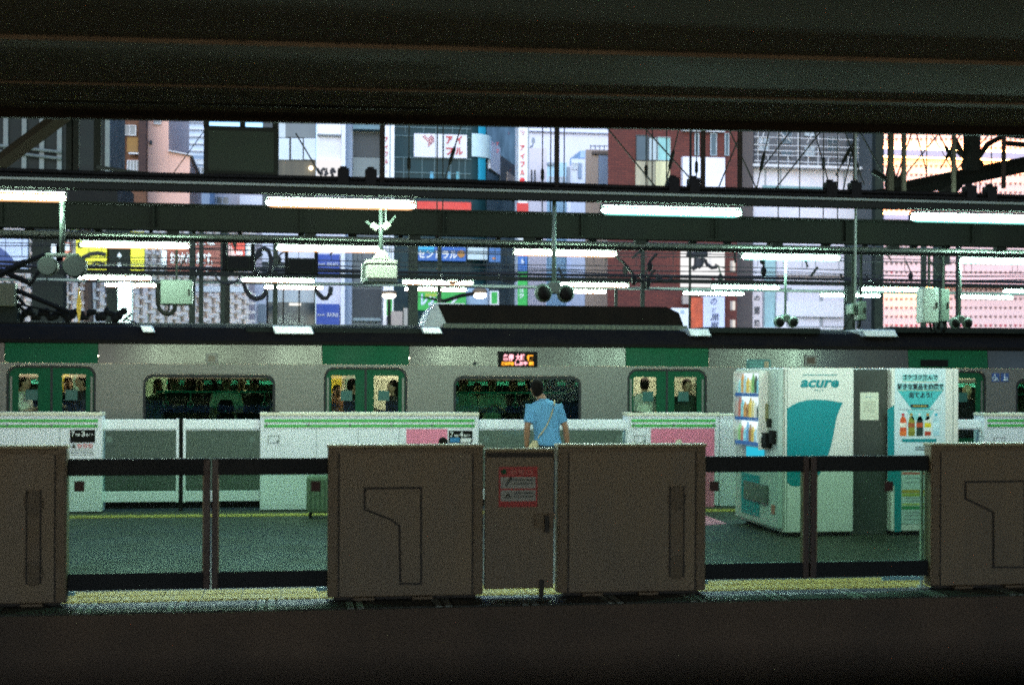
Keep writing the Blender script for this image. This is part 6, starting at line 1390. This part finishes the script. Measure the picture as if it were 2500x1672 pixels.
pbox('grey_bracket', 1667, 722, 1682, 742, 46.6, .2, w_beige, B14)
pbox('white_board', 1640, 752, 1681, 805, 46.4, .2, mat('cool_white_board', (.75, .78, .8), .5, var=.03), B14); pbox('print', 1662, 757, 1670, 765, 46.37, .02, grain('pale_print', '#a9bcd0'), B14)
B15 = bld('dark recessed stairwell block beside the brick building', 1800, 1838, 175, 48.5, grain('stair_dark', '#56504f'), 8)
# building with white railings
B16 = bld('pale building with white balcony railings and a wide billboard', 1838, 2135, 180, 50, grain('dim_wall', '#5d6064'), 10)
for k, y in enumerate((322, 340, 358, 372)):
    for j in range(5): 
        if (k + j) % 3: window(B16, 1850 + j * 56, y - 4, 1876 + j * 56, y + 12, 2, m_win if j % 2 else m_winl, w_grey, .1, 1)
for k, y in enumerate((320, 338, 357, 370, 381, 396)): pbox('rail_bar', 1841, y, 2130, y + 1.5, 48.8, .06, m_frame, B16)
for k in range(12): pbox('rail_post', 1850 + k * 24.5, 381 if k % 2 else 318, 1851.4 + k * 24.5, 406, 48.87, .06, m_frame, B16)
for xa, ya, xb, yb2 in ((1866, 322, 1855, 360), (1905, 325, 1930, 345), (1985, 326, 1970, 350)): MB().tube([W(xa, ya, 48.9), W(xb, yb2, 48.9)], .02, 4).build('brace', m_frame, B16)
pbox('balcony_floor', 1838, 404, 2132, 410, 48.5, 1.4, m_frame, B16); panel(B16, 1838, 411, 2135, 806, grain('lilac_white_wall', '#d0cfd9'), 1.0, 'front_wall'); Yf = 49.0
for px in (1868, 1905, 2060, 2118, 2128): pbox('joint', px, 411, px + 2.5, 470, Yf - .05, .04, w_grey, B16)
pbox('blue_strip', 1862, 455, 2010, 470, Yf - .06, .05, grain('glazed_strip', '#6f9296'), B16)
pbox('glass_strip', 1867, 615, 1893, 800, Yf - .08, .07, mat('pale_teal_glass', lin('#8fb4b8'), .25, var=.1), B16); pbox('glass_edge', 1893, 560, 1896, 803, Yf - .1, .09, w_grey, B16); pbox('grey_strip', 1862, 700, 1866, 803, Yf - .06, .05, w_grey, B16)
vs_ = pbox('white_sign', 1829, 710, 1861, 806, Yf - .3, .2, grain('sign_pinkish_white', '#cfc6c8'), B16); m_kg = mat('grey_ink', lin('#4a4a50'), .5, var=0)
for ch, y0, y1 in (('の', 722, 734), ('郷', 748, 768), ('焼', 780, 797)): ptext(ch, 1841, y0, 1855, y1, Yf - .305, m_kg, vs_, depth=.02, bold=.02)
for x0, x1 in ((1897, 1978), (1981, 2058)): window(B16, x0, 712, x1, 800, 1, mat('blue_pane', lin('#8ba9bb'), .2, var=.1), w_grey, 1.08, 1.5)
pbox('billboard', 1895, 735, 2060, 773, Yf - .22, .1, grain('billboard_white', '#d9dbe0'), B16); pbox('ledge', 1862, 800, 2130, 804, Yf - .3, .29, m_frame, B16)
for px in (2066, 2075, 2100, 2128): pbox('pilaster', px, 590, px + 4, 802, Yf - .08, .07, grain('lilac_edge', '#b4b0c2'), B16)
pbox('slit_window', 2117, 745, 2124, 800, Yf - .09, .08, m_swhite, B16); pbox('cable_tray', 1900, 672, 2060, 680, Yf - .1, .09, w_beige, B16)
MB().pbox(2132, 180, 2158, 806, 47.5, 6).build('end_pier', grain('dark_pier', '#4c5354'), B16)
# pink facade with rows of small dark marks and a lit ledge
B17 = bld('pink facade with rows of small dark heart marks and a lit orange ledge', 2158, 2760, 180, 46, grain('pink_panel', '#f2c8c0', .6, .04), 12)
Yp_ = 46.0; g = MB(); g2 = MB()
for r in range(26):
    y = 298 + r * 21.6
    if 366 < y < 402: continue
    for k in range(46):
        q = W(2164 + k * 12.1 + 0, y, Yp_); s_ = .045
        b_ = g2 if (r >= 23 and k % 3 != 1) or (r * 7 + k * 3) % 61 == 0 else g
        b_.prism([(q.x, q.z - s_ * 1.1), (q.x + s_ * 1.1, q.z + s_ * .35), (q.x + s_ * .6, q.z + s_), (q.x, q.z + s_ * .6), (q.x - s_ * .6, q.z + s_), (q.x - s_ * 1.1, q.z + s_ * .35)], Yp_ - .03, Yp_ - .002)
o = g.build('heart_stud', mat('stud_brown', lin('#7d625c'), .6, var=.1), B17); o['kind'] = 'stuff'; o = g2.build('red_heart_stud', mat('stud_red', lin('#b5404a'), .6, var=.1), B17); o['kind'] = 'stuff'
pbox('ledge', 2159, 372, 2760, 388, Yp_ - .5, .49, grain('ledge_lilac', '#cdb9c8', .6, .03), B17)
m_ol = glow('ledge_orange_light', (1, .42, .12), 10.0)
pbox('ledge_light', 2159, 389, 2760, 391.5, Yp_ - .30, .12, m_ol, B17); pbox('ledge_light', 2159, 368, 2760, 370.5, Yp_ - .30, .12, m_ol, B17)
pbox('ledge', 2159, 694, 2760, 700, Yp_ - .5, .49, MATS['ledge_lilac'], B17); pbox('ledge_light', 2159, 701, 2300, 703, Yp_ - .30, .12, m_ol, B17)
pbox('ledge', 2159, 524, 2232, 536, Yp_ - .5, .49, MATS['ledge_lilac'], B17); pbox('ledge_light', 2159, 520, 2232, 522, Yp_ - .3, .12, m_ol, B17)

for o in list(bpy.data.objects):
    if o.name.startswith('small_print'): o['kind'] = 'stuff'
    for k in ('_o', 'Y'):
        if k in o: del o[k]
